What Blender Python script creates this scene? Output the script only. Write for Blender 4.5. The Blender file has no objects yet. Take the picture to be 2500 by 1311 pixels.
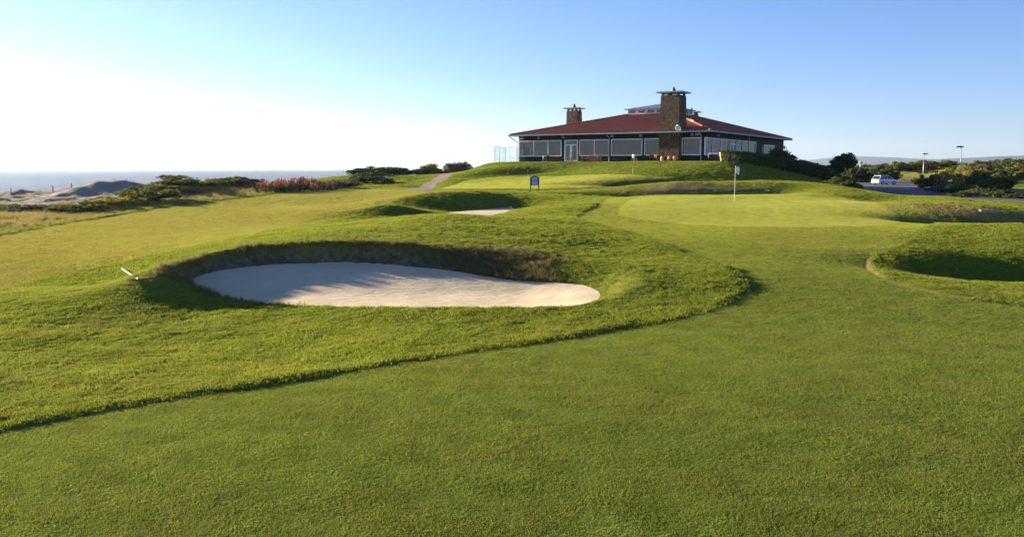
import bpy, bmesh, math, random
import numpy as np
from mathutils import Vector, Matrix

# ------------------------------------------------------------------ camera, sky, sun, exposure
SC = bpy.context.scene
COL = SC.collection
R = math.radians
EYE = 3.6                                    # eye height above the near fairway (m)
FPX = 2100.0                                 # focal length in photo pixels (2500 wide)
PITCH = math.atan((655.5 - 412.0) / FPX)
cam_d = bpy.data.cameras.new('camera')
cam_d.sensor_width = 36.0
cam_d.lens = FPX / 2500.0 * 36.0
cam_d.clip_start = 0.1
cam_d.clip_end = 30000.0
cam = bpy.data.objects.new('camera', cam_d)
COL.objects.link(cam)
cam.location = (0, 0, EYE)
cam.rotation_euler = (math.pi / 2 - PITCH, 0, 0)
SC.camera = cam

SUN_AZ = R(-60.0)                            # left of the view axis (+Y)
SUN_EL = R(11.0)
world = bpy.data.worlds.new('World')
SC.world = world
world.use_nodes = True
wn = world.node_tree
wn.nodes.clear()
w_out = wn.nodes.new('ShaderNodeOutputWorld')
w_bg = wn.nodes.new('ShaderNodeBackground')
w_sky = wn.nodes.new('ShaderNodeTexSky')
w_sky.sky_type = 'NISHITA'
w_sky.sun_disc = False
w_sky.sun_elevation = SUN_EL
w_sky.sun_rotation = SUN_AZ
w_sky.altitude = 0
w_sky.air_density = 0.9
w_sky.dust_density = 0.0
w_sky.ozone_density = 5.0
w_bg.inputs['Strength'].default_value = 0.052
w_mix = wn.nodes.new('ShaderNodeMixRGB')         # white balance of the whole sky
w_mix.blend_type = 'MULTIPLY'
w_mix.inputs[0].default_value = 1.0
w_mix.inputs[2].default_value = (0.97, 0.83, 0.96, 1)
wn.links.new(w_sky.outputs[0], w_mix.inputs[1])
wn.links.new(w_mix.outputs[0], w_bg.inputs[0])
wn.links.new(w_bg.outputs[0], w_out.inputs[0])

sun_d = bpy.data.lights.new('sun', 'SUN')
sun_d.energy = 5.0
sun_d.angle = R(0.55)
sun_d.color = (1.0, 0.87, 0.66)
sun = bpy.data.objects.new('sun', sun_d)
COL.objects.link(sun)
sun_dir = Vector((math.sin(SUN_AZ) * math.cos(SUN_EL), math.cos(SUN_AZ) * math.cos(SUN_EL), math.sin(SUN_EL)))
sun.rotation_euler = sun_dir.to_track_quat('Z', 'Y').to_euler()
sun.location = sun_dir * 200

SC.view_settings.view_transform = 'Standard'
SC.view_settings.look = 'None'
SC.view_settings.exposure = 2.25
SC.view_settings.gamma = 1.0
SC.view_settings.use_curve_mapping = False
SC.cycles.volume_bounces = 0
SC.cycles.max_bounces = 5
SC.cycles.transparent_max_bounces = 12

rng = np.random.default_rng(7)
random.seed(7)

# ------------------------------------------------------------------ geometry of the view
CP_, SP_ = math.cos(PITCH), math.sin(PITCH)
def ray(px, py):
    cx = (np.asarray(px, float) - 1250.0) / FPX
    cy = -(np.asarray(py, float) - 655.5) / FPX
    return cx, cy * SP_ + CP_, cy * CP_ - SP_          # world x, y, z of the ray
def at(px, py, Y):
    """world point seen at a photo pixel, at distance Y along +Y"""
    x, y, z = ray(px, py)
    return np.stack([x / y * Y, np.ones_like(x) * Y, EYE + z / y * Y], -1)
def atz(px, py, z):
    """world point seen at a photo pixel, at height z above the eye (negative)"""
    x, y, zz = ray(px, py)
    t = z / zz
    return np.stack([x * t, y * t, np.ones_like(x) * (EYE + z)], -1)

# ------------------------------------------------------------------ noise and distance helpers
_P = np.random.default_rng(3).random((256, 256))
def vnoise(x, y):
    xi = np.floor(x).astype(int); yi = np.floor(y).astype(int)
    fx = x - xi; fy = y - yi
    fx = fx * fx * (3 - 2 * fx); fy = fy * fy * (3 - 2 * fy)
    a = _P[xi & 255, yi & 255]; b = _P[(xi + 1) & 255, yi & 255]
    c = _P[xi & 255, (yi + 1) & 255]; d = _P[(xi + 1) & 255, (yi + 1) & 255]
    return (a * (1 - fx) + b * fx) * (1 - fy) + (c * (1 - fx) + d * fx) * fy - 0.5
def fbm(x, y, n=3):
    s = 0; a = 1.0
    for k in range(n):
        s = s + a * vnoise(x * 2 ** k + 17.3 * k, y * 2 ** k + 9.1 * k); a *= 0.5
    return s
def sstep(a, b, x):
    t = np.clip((x - a) / (b - a), 0, 1)
    return t * t * (3 - 2 * t)
def smooth_poly(pts, n=4):
    """Catmull-Rom resampling of a closed outline"""
    p = np.asarray(pts, float)[:, :2]; m = len(p); out = []
    for i in range(m):
        p0, p1, p2, p3 = p[i - 1], p[i], p[(i + 1) % m], p[(i + 2) % m]
        for k in range(n):
            t = k / n
            out.append(0.5 * ((2 * p1) + (-p0 + p2) * t + (2 * p0 - 5 * p1 + 4 * p2 - p3) * t * t + (-p0 + 3 * p1 - 3 * p2 + p3) * t ** 3))
    return np.array(out)
def sdf(poly, x, y, far=6.0):
    """signed distance to a closed outline, negative inside"""
    poly = np.asarray(poly)[:, :2]
    out = np.full(x.shape, far, float)
    lo = poly.min(0) - far; hi = poly.max(0) + far
    m = (x > lo[0]) & (x < hi[0]) & (y > lo[1]) & (y < hi[1])
    X = x[m]; Y = y[m]
    best = np.full(X.shape, far * far); ins = np.zeros(X.shape, bool)
    n = len(poly)
    for i in range(n):
        ax, ay = poly[i]; bx, by = poly[(i + 1) % n]
        ex, ey = bx - ax, by - ay
        L = ex * ex + ey * ey + 1e-12
        t = np.clip(((X - ax) * ex + (Y - ay) * ey) / L, 0, 1)
        best = np.minimum(best, (X - ax - t * ex) ** 2 + (Y - ay - t * ey) ** 2)
        c = (ay > Y) != (by > Y)
        if abs(by - ay) > 1e-12:
            ins ^= c & (X < ex * (Y - ay) / (by - ay) + ax)
    d = np.sqrt(best)
    out[m] = np.where(ins, -d, d)
    return out

# ------------------------------------------------------------------ the lie of the land
# points of the ground: photo pixel + either height relative to the eye ('z') or distance ('Y')
GP = [
 (0,1311,'z',-3.6),(1250,1311,'z',-3.6),(2500,1311,'z',-3.65),
 (0,1055,'z',-3.55),(600,945,'z',-3.5),(1250,845,'z',-3.42),(1800,720,'z',-3.2),
 (1900,900,'z',-3.45),(2500,1000,'z',-3.6),(2500,800,'z',-3.5),
 (2100,640,'z',-2.95),(1900,620,'z',-2.85),(1650,600,'z',-2.72),
 (1600,545,'z',-2.52),(1900,555,'z',-2.55),(2180,545,'z',-2.6),(1793,492,'Y',54),
 (1600,477,'Y',60),(1900,475,'Y',61),(2100,495,'Y',52),
 (470,705,'z',-3.22),(950,765,'z',-3.38),(1300,763,'z',-3.34),(1480,718,'z',-3.2),
 (0,850,'z',-3.5),(200,760,'z',-3.42),(300,690,'z',-3.25),(0,720,'z',-3.38),(0,640,'z',-3.3),
 (0,580,'z',-3.1),(200,540,'z',-2.95),(400,507,'z',-2.75),(700,468,'z',-2.3),(1000,462,'z',-2.3),
 (400,570,'z',-3.0),(700,520,'z',-2.75),(900,495,'z',-2.5),
 (400,650,'Y',23.6),(600,603,'Y',27),(850,592,'Y',27.5),(1050,600,'Y',27),(1250,630,'Y',25.5),(1420,662,'Y',23.8),
 (850,556,'Y',33.3),(1100,527,'Y',38.6),(1250,533,'Y',38),(1410,535,'z',-2.36),(1300,560,'Y',33.6),(1500,625,'z',-2.82),(1700,690,'z',-3.05),
 (600,575,'Y',34),
 (1110,474,'Y',60.5),(1020,486,'Y',58.5),(1110,512,'Y',57.6),(1040,508,'Y',56.5),(1180,476,'Y',61.5),(1180,506,'Y',59),(945,511,'Y',52),(955,526,'Y',50.6),(1260,497,'Y',60.5),
 (1350,503,'Y',52),(1270,520,'Y',46),
 (1305,470,'Y',77),(1100,464,'Y',84),(1100,440,'Y',100),(1350,458,'Y',86),(1400,431,'Y',99),(1470,445,'Y',89.5),(1480,453,'Y',87.8),(1560,436.5,'Y',91),(1580,451,'Y',88.5),(1700,434,'Y',92),(1700,449,'Y',89.5),(1160,437,'Y',101.5),(1260,433,'Y',102),(1160,421,'Y',105.5),(1240,413,'Y',106.5),
 (1340,415,'Y',107.5),(1250,400,'Y',113.5),(1500,399.5,'Y',108),(1700,399,'Y',102),(1775,402,'Y',100),
 (1207,402,'Y',117),(1150,416,'Y',119),(1095,433,'Y',115),(1035,461,'Y',99),(1060,441,'Y',118),(1088,426,'Y',135),
 (1850,424,'Y',97),(1920,437,'Y',96),(2040,455,'Y',88),
 (1460,462,'Y',74),(1650,452,'Y',72),(1650,469,'Y',70.4),(1520,459,'Y',73),(1520,468,'Y',71.5),(1900,453,'Y',72),(1900,471,'Y',70.4),
 (2050,459,'Y',69),(2140,473,'Y',64),(2300,484,'Y',60),(2500,513,'Y',54),(2150,493,'Y',60),
 (2300,552,'Y',38.5),(2500,547,'Y',37.5),(2400,522,'Y',47.5),(2250,508,'Y',48),
 (2400,600,'z',-2.95),(2500,640,'z',-3.1),
 (0,545,'Y',47),(0,520,'Y',58),(0,492,'Y',75),(170,472,'Y',86),(290,464,'Y',80),(280,500,'Y',64),
 (450,452,'Y',86),(620,452,'Y',90),(600,470,'Y',80),(750,465,'Y',84),(870,458,'Y',96),(950,440,'Y',118),(1000,430,'Y',128),
]
WP = [ # hidden or out of view: x, y, z relative to the eye
 (0,-8,-3.7),(-12,-4,-3.7),(12,-4,-3.75),(-3,46,-2.75),(-2,43,-2.6),(26,44,-3.25),(30,43,-3.3),
 (8,66,-2.2),(10,80,-2.0),(-40,20,-3.6),(40,20,-3.8),(60,45,-3.0),(-70,50,-3.6),(70,70,-3.2),
 (12,125,0.9),(30,118,0.9),(22,140,0.9),(30,150,0.6),(0,140,0.3),(40,105,-1.8),(44,125,-1.2),(38,92,-2.6),
 (45,83,-2.75),(45,100,-2.75),(62,130,-2.75),(75,160,-2.75),(90,120,-2.75),(60,200,-2.6),(110,95,-3.2),(55,110,-2.75),
 (85,205,-0.9),(110,220,-0.1),(130,200,0.1),(140,260,-0.3),(95,150,-2.3),(120,150,-1.8),
 (-15,140,-1.2),(-20,130,-0.9),(10,170,-1.5),(30,200,-2.5),(-40,110,-3.0),(-60,80,-3.2),
]
CPX = [ # photo column, distance, height relative to the eye: ground hidden behind crests
 (2044,74,-1.62),(2044,80,-1.9),(2150,69,-2.15),(2150,76,-2.6),(2250,66,-2.2),(2250,72,-2.65),(2340,65,-2.4),(2340,70,-2.7),(2460,62,-2.75),(1960,78,-1.6),
 (1070,142,-1.1),(1110,150,-1.3),(1035,140,-1.1),(450,95,-1.9),(600,98,-1.9),(2560,60,-3.1)]
_p = []
for px, Yd, zr in CPX:
    k_ = float(ray(px, 440)[0] / ray(px, 440)[1]); _p.append(np.array([k_ * Yd, Yd, EYE + zr]))
for px, py, kind, val in GP:
    _p.append(atz(px, py, val) if kind == 'z' else at(px, py, val))
for x, y, z in WP:
    _p.append(np.array([x, y, EYE + z]))
_p = np.array(_p)
_c = np.stack([_p[:, 0] / (_p[:, 1] + 12), np.log(_p[:, 1] + 12)], -1)
def _tps(a, b):
    r2 = (a[:, None, 0] - b[None, :, 0]) ** 2 + (a[:, None, 1] - b[None, :, 1]) ** 2
    return 0.5 * r2 * np.log(r2 + 1e-9)
_n = len(_c)
_A = np.zeros((_n + 3, _n + 3))
_A[:_n, :_n] = _tps(_c, _c) + np.eye(_n) * 3e-5
_A[:_n, _n] = 1; _A[:_n, _n + 1:] = _c
_A[_n, :_n] = 1; _A[_n + 1:, :_n] = _c.T
_W = np.linalg.solve(_A, np.concatenate([_p[:, 2], [0, 0, 0]]))
COAST = ([-50, 60, 85, 100, 115, 140, 170, 600, 6000], [-150, -70, -52, -37, -29, -25, -23, -40, -300])
BUMPS = []   # x, y, rx, ry, angle, height
def base(x, y):
    x = np.asarray(x, float); y = np.asarray(y, float)
    sh = x.shape; X = x.ravel(); Y = y.ravel()
    Yc = np.clip(Y, -9, 300)
    Xc = np.clip(X / (Yc + 12), -0.85, 0.85) 
    q = np.stack([Xc, np.log(Yc + 12)], -1)
    z = np.empty(len(X))
    for k in range(0, len(X), 40000):
        s = slice(k, k + 40000)
        z[s] = _tps(q[s], _c) @ _W[:_n] + _W[_n] + q[s] @ _W[_n + 1:]
    for bx, by, rx, ry, a, h in BUMPS:
        dx = X - bx; dy = Y - by; c, s_ = math.cos(a), math.sin(a)
        z += h * np.exp(-(((dx * c + dy * s_) / rx) ** 2 + ((-dx * s_ + dy * c) / ry) ** 2))
    # the level pad of the clubhouse
    a_, b_ = 0.848, 0.53
    lx = (X - 0.95) * a_ - (Y - 118.95) * b_; ly = (X - 0.95) * b_ + (Y - 118.95) * a_
    dp = np.maximum(np.maximum(-1.0 - lx, lx - 27.9), np.maximum(-2.0 - ly, ly - 37.0))
    z = z + (EYE + 0.80 - z) * sstep(4.5, 0.0, dp)
    farz = EYE - 3.2 + 1.2 * fbm(X / 90, Y / 90, 2)
    w = sstep(200, 300, Y)
    z = z * (1 - w) + farz * w
    z = np.clip(z, EYE - 5, EYE + 3)
    s = np.interp(Y, *COAST) - X
    z = z + (EYE - 14 - z) * sstep(0, 30, s) 
    return z.reshape(sh)
def cast(px, py, f):
    """where the ray through a photo pixel first meets the surface f(x, y)"""
    px = np.atleast_1d(np.asarray(px, float)); py = np.atleast_1d(np.asarray(py, float))
    rx, ry, rz = ray(px, py)
    Ys = np.exp(np.linspace(math.log(4), math.log(260), 900))
    X = (rx / ry)[:, None] * Ys; Z = EYE + (rz / ry)[:, None] * Ys
    G = f(X, np.broadcast_to(Ys, X.shape))
    hit = Z < G
    i = np.where(hit.any(1), hit.argmax(1), len(Ys) - 1)
    i = np.maximum(i, 1)
    k = np.arange(len(px))
    d0 = (Z - G)[k, i - 1]; d1 = (Z - G)[k, i]
    t = np.clip(d0 / (d0 - d1 + 1e-9), 0, 1)
    Y = Ys[i - 1] + t * (Ys[i] - Ys[i - 1])
    return np.stack([rx / ry * Y, Y], -1)
def pix(L):
    a = np.asarray(L, float); return a[:, 0], a[:, 1]
# bumps, hollows and mounds of the lawns, placed on the ground
def bump(px, py, Y, rx, ry, ang, h):
    p = at(px, py, Y); BUMPS.append((p[0], p[1], rx, ry, R(ang), h))
bump(1250, 422, 104.5, 5.0, 1.6, 14, -0.30)
bump(1850, 415, 100, 4.0, 3.0, 30, 0.35)
bump(1900, 440, 88, 5.0, 2.6, 0, 0.30)
bump(1600, 470, 69.3, 7.0, 1.1, 0, -0.50)
bump(1620, 449, 88.3, 8.5, 1.2, -4, -0.50)
bump(950, 515, 51.5, 2.4, 1.0, 10, 0.32)
bump(1830, 442, 92, 5.0, 1.6, 0, -0.35)
bump(2530, 640, 28.5, 5.2, 2.4, 12, -1.0)
bump(2330, 535, 43.5, 3.4, 1.3, -8, -0.40)
bump(265, 475, 76, 6.5, 2.0, 22, 0.6)
bump(120, 478, 80, 7, 2.0, 10, 0.40)
bump(2260, 620, 30, 2.4, 2.0, 0, 0.22)

# --- greenside bunker
def sand1_z(x, y):
    return EYE - 3.46 + 0.50 * sstep(23.2, 27.0, y - 0.03 * x) + 0.10 * sstep(22.0, 20.0, y) + 0.16 * sstep(0.0, 2.4, x) + 0.02 * fbm(x * 1.1, y * 1.1, 3)
S1 = smooth_poly(cast(*pix([(470,690),(520,716),(600,735),(750,747),(950,754),(1150,757),(1300,754),(1420,743),(1465,722),(1440,701),(1370,691),
    (1250,684),(1120,664),(1000,651),(850,642),(700,645),(580,655),(500,670)]), sand1_z))
L1 = smooth_poly(cast(*pix([(455,692),(515,720),(600,738),(750,750),(950,758),(1150,761),(1300,758),(1430,747),(1540,722),(1590,690),(1550,652),
    (1380,618),(1220,598),(1120,596),(1020,596),(850,591),(700,594),(590,605),(470,634),(385,664)]), base))
# --- second bunker, half hidden by the mound
def sand2_z(x, y):
    return EYE - 2.74 + 0.02 * fbm(x, y, 2) + 0 * y
S2 = smooth_poly(cast(*pix([(1085,522),(1140,515),(1200,510),(1252,507),(1243,516),(1230,524),(1222,533),(1150,536),(1080,532)]), sand2_z))
def expand(poly, r, n=4):
    c = poly.mean(0); out = []
    m = len(poly)
    for i in range(m):
        t = poly[(i + 1) % m] - poly[i - 1]; nrm = np.array([t[1], -t[0]]); nrm /= np.linalg.norm(nrm) + 1e-9
        if nrm @ (poly[i] - c) < 0: nrm = -nrm
        out.append(poly[i] + nrm * r)
    return np.array(out)
L2 = expand(S2, 0.55)

def pits(x, y, z):
    d = sdf(S1, x, y); e = np.minimum(sdf(L1, x, y), d - 0.18)
    m = e < 0
    t = np.where(d < 0, 0, d / (d - e + 1e-6))
    ragged = np.clip(t + 0.10 * fbm(x * 2.3, y * 2.3, 2) * (t > 0), 0, 1)
    z = np.where(m, sand1_z(x, y) + (z - sand1_z(x, y)) * np.where(t < 1, sstep(0, 0.9, ragged), 1), z)
    d = sdf(S2, x, y); e = sdf(L2, x, y); m = e < 0
    t = np.where(d < 0, 0, d / (d - e + 1e-6))
    z = np.where(m, sand2_z(x, y) + (z - sand2_z(x, y)) * sstep(0, 1, t), z)
    return z

# ------------------------------------------------------------------ outlines on the ground
FR = cast(*pix([(-300,1118),(-60,1067),(0,1055),(125,1030),(250,1006),(500,962),(750,925),(1000,882),(1250,847),(1500,806),(1650,781),(1750,752),
    (1808,726),(1828,702),(1816,676),(1780,655),(1740,640),(1650,606),(1540,571),(1460,547),(1416,540),(1410,533),(1420,523),(1445,510),(1465,497),(1482,486),
    (1520,480),(1600,475),(1750,473),(1900,474),(2050,480),(2150,494),(2230,512),(2290,532),(2315,548),(2200,590),(2130,620),(2110,640),(2125,665),
    (2170,690),(2300,722),(2500,750),(2900,800)]), base)
FR = np.concatenate([smooth_poly(FR, 3)[:-2], np.array([[26.0, 15.0], [40, 8], [40, -9], [-32, -9], [-30, 1.0], [-17, 6.4], [-11.5, 8.4]])])
FL = smooth_poly(cast(*pix([(-250,625),(0,578),(200,541),(400,508),(600,484),(720,470),(860,464),(1000,464),(1150,470),(1290,474),(1240,480),(1130,470),
    (1020,477),(945,496),(890,514),(800,540),(680,560),(500,596),(300,640),(100,680),(-250,750)]), base))
GREEN = smooth_poly(cast(*pix([(1512,522),(1522,500),(1560,484),(1650,477),(1800,475),(1950,478),(2080,488),(2160,508),(2192,532),(2180,547),(2080,553),(1900,555),
    (1720,550),(1600,541),(1540,533)]), base))
PRACTICE = smooth_poly(cast(*pix([(1085,461),(1150,440),(1250,433),(1400,430),(1560,430),(1650,434),(1600,441),(1490,451),(1400,460),(1250,463)]), base))
PATH = smooth_poly(cast(*pix([(985,463),(1030,452),(1055,440),(1072,428),(1105,424),(1098,432),(1078,444),(1062,455),(1050,465)]), base))
DUNE = smooth_poly(np.array([at(px, 480, Y)[:2] for px, Y in [(-150,66),(0,64),(90,61),(140,64),(200,62),(290,66),(400,78),(340,83),(290,84),(230,86),(170,92),(60,90),(-150,84)]]))
def zroad(x, y): return EYE - 2.75 + 0 * x
ROAD = np.array([[40, 84], [46, 70.5], [56, 78], [64, 100], [70, 128], [84, 170], [98, 205], [60, 210], [52, 165], [45, 120]], float)
ROAD = smooth_poly(ROAD)

def Hn(x, y, d_fr, d_fl):
    """ground height with fine relief; d_* are distances to the mown areas"""
    z = base(x, y)
    rough = sstep(-0.05, 0.25, np.minimum(d_fr, d_fl))
    near = np.exp(-np.maximum(y, 0) / 70)
    z = z + rough * (0.040 * fbm(x / 1.1, y / 1.1, 3) * (0.4 + near) + 0.05 + 0.10 * fbm(x / 4.0, y / 4.0, 2))
    z = z + (1 - rough) * 0.012 * fbm(x / 2.0, y / 2.0, 2)
    dd = sstep(3.0, -2.0, sdf(DUNE, x, y))
    z = z + dd * 0.8 * fbm(x / 4.5, y / 3.2, 4)
    dr = sdf(ROAD, x, y, 5)
    z = z + (EYE - 2.75 - z) * sstep(5, 0.5, dr)
    return pits(x, y, z)
def H(x, y):
    x = np.atleast_1d(np.asarray(x, float)); y = np.atleast_1d(np.asarray(y, float))
    return Hn(x, y, sdf(FR, x, y), sdf(FL, x, y))
def gz(x, y): return float(H(x, y)[0])

# ------------------------------------------------------------------ materials
class NT:
    def __init__(s, name):
        s.m = bpy.data.materials.new(name); s.m.use_nodes = True
        s.t = s.m.node_tree; s.t.nodes.clear()
        s.out = s.n('OutputMaterial')
    def n(s, kind, **kw):
        nd = s.t.nodes.new('ShaderNode' + kind)
        for k, v in kw.items():
            if k in nd.bl_rna.properties and k != 'inputs': setattr(nd, k, v)
        return nd
    def l(s, a, b): s.t.links.new(a, b); return b
    def pos(s):
        if not hasattr(s, '_pos'): s._pos = s.n('NewGeometry').outputs['Position']
        return s._pos
    def noise(s, scale, detail=3, vec=None, rough=0.55, stretch=None):
        nd = s.n('TexNoise'); nd.inputs['Scale'].default_value = scale; nd.inputs['Detail'].default_value = detail
        nd.inputs['Roughness'].default_value = rough
        v = vec or s.pos()
        if stretch:
            mp = s.n('Mapping'); mp.inputs['Scale'].default_value = stretch; s.l(v, mp.inputs[0]); v = mp.outputs[0]
        s.l(v, nd.inputs['Vector'])
        return nd.outputs['Fac']
    def rng(s, v, a, b, c=0.0, d=1.0):
        nd = s.n('MapRange'); nd.inputs[1].default_value = a; nd.inputs[2].default_value = b
        nd.inputs[3].default_value = c; nd.inputs[4].default_value = d; s.l(v, nd.inputs[0]); return nd.outputs[0]
    def mix(s, f, a, b, blend='MIX'):
        nd = s.n('MixRGB'); nd.blend_type = blend
        for i, v in ((0, f), (1, a), (2, b)):
            if isinstance(v, (int, float)): nd.inputs[i].default_value = v
            elif isinstance(v, tuple): nd.inputs[i].default_value = (*v, 1)
            else: s.l(v, nd.inputs[i])
        return nd.outputs[0]
    def bump(s, h, strength=0.3, dist=0.05):
        nd = s.n('Bump'); nd.inputs['Strength'].default_value = strength; nd.inputs['Distance'].default_value = dist
        s.l(h, nd.inputs['Height']); return nd.outputs[0]
    def bsdf(s, color, rough=0.8, normal=None, metal=0.0, spec=0.3, **kw):
        b = s.n('BsdfPrincipled')
        if isinstance(color, tuple): b.inputs['Base Color'].default_value = (*color, 1)
        else: s.l(color, b.inputs['Base Color'])
        if isinstance(rough, (int, float)): b.inputs['Roughness'].default_value = rough
        else: s.l(rough, b.inputs['Roughness'])
        b.inputs['Metallic'].default_value = metal; b.inputs['Specular IOR Level'].default_value = spec
        for k, v in kw.items(): b.inputs[k.replace('_', ' ')].default_value = v
        if normal is not None: s.l(normal, b.inputs['Normal'])
        return b.outputs[0]
    def done(s, sh, vol=False):
        s.l(sh, s.out.inputs['Volume' if vol else 'Surface']); return s.m
    def attr(s, name):
        nd = s.n('Attribute'); nd.attribute_name = name; return nd.outputs['Fac']
    def orand(s): return s.n('ObjectInfo').outputs['Random']

M = {}
def plain(name, col, rough=0.7, metal=0.0, spec=0.4, var=0.15, scale=3.0):
    t = NT(name)
    c = t.mix(t.rng(t.noise(scale, 4), 0.3, 0.7), tuple(x * (1 - var) for x in col), tuple(min(1, x * (1 + var)) for x in col))
    M[name] = t.done(t.bsdf(c, rough, metal=metal, spec=spec)); return M[name]

def turf(name, a, b, dry, fine, bumps, drymix=0.35, patch=0.22, streak=None):
    t = NT(name)
    c = t.mix(t.rng(t.noise(patch, 4), 0.32, 0.68), a, b)
    if streak: c = t.mix(t.rng(t.noise(1.0, 3, stretch=streak), 0.35, 0.7, 0, 0.45), c, dry)
    c = t.mix(t.rng(t.noise(0.55, 5, rough=0.65), 0.5, 0.72, 0, drymix), c, dry)
    c = t.mix(t.rng(t.noise(4.5, 4), 0.35, 0.7, 0.0, 0.35), c, tuple(x * 0.55 for x in a))
    c = t.mix(t.rng(t.noise(fine, 3, rough=0.7), 0.3, 0.72, 0.0, 0.55), c, tuple(x * 0.45 for x in a))
    c = t.mix(t.attr('fringe'), c, t.mix(t.rng(t.noise(0.6, 4), 0.3, 0.7), (0.150, 0.165, 0.030), (0.180, 0.185, 0.040)))
    c = t.mix(t.attr('dry'), c, t.mix(t.rng(t.noise(3, 4), 0.3, 0.7), (0.20, 0.14, 0.055), (0.33, 0.24, 0.11)))
    c = t.mix(t.attr('soil'), c, t.mix(t.rng(t.noise(6, 4), 0.3, 0.7), (0.08, 0.055, 0.032), (0.22, 0.165, 0.10)))
    h = t.noise(fine * 0.6, 4, rough=0.7)
    nrm = t.bump(h, 0.7, bumps)
    M[name] = t.done(t.bsdf(c, 1.0, nrm, spec=0.0)); return M[name]
turf('rough turf', (0.105, 0.150, 0.016), (0.160, 0.180, 0.022), (0.20, 0.165, 0.035), 22, 0.03)
turf('fairway turf', (0.150, 0.195, 0.038), (0.185, 0.215, 0.045), (0.15, 0.115, 0.035), 45, 0.015, 0.30, 0.30)
turf('seaside fairway turf', (0.125, 0.140, 0.026), (0.155, 0.155, 0.032), (0.20, 0.16, 0.045), 40, 0.010, 0.25, 0.3, streak=(0.10, 0.5, 1))
turf('green turf', (0.210, 0.225, 0.048), (0.250, 0.255, 0.060), (0.19, 0.165, 0.05), 60, 0.004, 0.2, 0.2)

def sand_mat(name, a, b, wave=1.0):
    t = NT(name)
    c = t.mix(t.rng(t.noise(0.8, 4), 0.3, 0.7), a, b)
    c = t.mix(t.rng(t.noise(30, 2, rough=0.7), 0.55, 0.8, 0, 0.5), c, tuple(x * 0.6 for x in a))
    h = t.noise(2.4, 6, rough=0.62, stretch=(1, 3.2, 1))
    v = t.n('TexVoronoi'); v.inputs['Scale'].default_value = 2.6; v.inputs['Randomness'].default_value = 1.0; t.l(t.pos(), v.inputs['Vector'])
    dent = t.rng(v.outputs['Distance'], 0.05, 0.22, 0.0, 1.0)
    rk = t.n('TexWave'); rk.wave_type = 'BANDS'; rk.bands_direction = 'Y'; rk.inputs['Scale'].default_value = 5.0; rk.inputs['Distortion'].default_value = 6.0; rk.inputs['Detail'].default_value = 2; rk.inputs['Detail Scale'].default_value = 0.6; t.l(t.pos(), rk.inputs['Vector'])
    a1 = t.n('Math'); a1.operation = 'MULTIPLY_ADD'; t.l(dent, a1.inputs[0]); a1.inputs[1].default_value = 0.12; t.l(h, a1.inputs[2])
    a2 = t.n('Math'); a2.operation = 'MULTIPLY_ADD'; t.l(rk.outputs[1], a2.inputs[0]); a2.inputs[1].default_value = 0.10; t.l(a1.outputs[0], a2.inputs[2])
    nrm = t.bump(a2.outputs[0], 0.6, 0.07 * wave)
    M[name] = t.done(t.bsdf(c, 0.95, nrm, spec=0.1))
sand_mat('bunker sand', (0.54, 0.43, 0.27), (0.62, 0.50, 0.33))
sand_mat('dune sand', (0.24, 0.215, 0.18), (0.30, 0.265, 0.215))
def asphalt(name, col, sc=6):
    t = NT(name)
    c = t.mix(t.rng(t.noise(0.5, 4), 0.3, 0.7), tuple(x * 0.8 for x in col), tuple(x * 1.2 for x in col))
    c = t.mix(t.rng(t.noise(60, 2), 0.5, 0.8, 0, 0.4), c, tuple(x * 1.8 for x in col))
    M[name] = t.done(t.bsdf(c, 0.85, t.bump(t.noise(50, 2), 0.3, 0.01), spec=0.3))
asphalt('asphalt', (0.055, 0.055, 0.062))
asphalt('path tarmac', (0.135, 0.085, 0.068))

def leaf(name, a, b, trans=0.35, rough=0.6, spec=0.08, dry=None, dmix=0.6):
    """foliage: colour varies from plant to plant and leaf to leaf, thin enough to let light through"""
    t = NT(name)
    r = t.attr('tone')
    c = t.mix(r, a, b)
    c = t.mix(t.rng(t.noise(0.35, 3), 0.35, 0.65, 0, 0.5), c, tuple(0.5 * (x + y) * 1.15 for x, y in zip(a, b)))
    if dry:
        c = t.mix(t.rng(t.noise(0.45, 5, rough=0.68), 0.46, 0.66, 0, dmix), c, dry)
        c = t.mix(t.rng(t.noise(1.7, 4, rough=0.65), 0.40, 0.66, 0, 0.40), c, tuple(x * 0.5 for x in a))
    p = t.bsdf(c, rough, spec=spec)
    tr = t.n('BsdfTranslucent'); t.l(t.mix(1.0, c, (1.0, 1.0, 0.6), 'MULTIPLY'), tr.inputs[0])
    mx = t.n('MixShader'); mx.inputs[0].default_value = trans
    t.l(p, mx.inputs[1]); t.l(tr.outputs[0], mx.inputs[2])
    M[name] = t.done(mx.outputs[0]); return M[name]
leaf('rough blades', (0.135, 0.185, 0.022), (0.320, 0.330, 0.048), 0.45, dry=(0.34, 0.285, 0.050), dmix=0.42)
leaf('fairway blades', (0.150, 0.205, 0.034), (0.290, 0.315, 0.056), 0.45, dry=(0.25, 0.19, 0.06), dmix=0.45)
leaf('fringe blades', (0.235, 0.268, 0.042), (0.370, 0.375, 0.068), 0.45, dry=(0.28, 0.24, 0.06), dmix=0.3)
leaf('seaside blades', (0.240, 0.230, 0.055), (0.340, 0.315, 0.085), 0.45, dry=(0.36, 0.28, 0.08), dmix=0.5)
leaf('green blades', (0.330, 0.352, 0.078), (0.455, 0.465, 0.118), 0.45, dry=(0.38, 0.32, 0.09), dmix=0.35)
leaf('dry blades', (0.22, 0.16, 0.06), (0.40, 0.31, 0.14), 0.35)
leaf('lip blades', (0.10, 0.09, 0.035), (0.32, 0.25, 0.12), 0.38)

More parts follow.
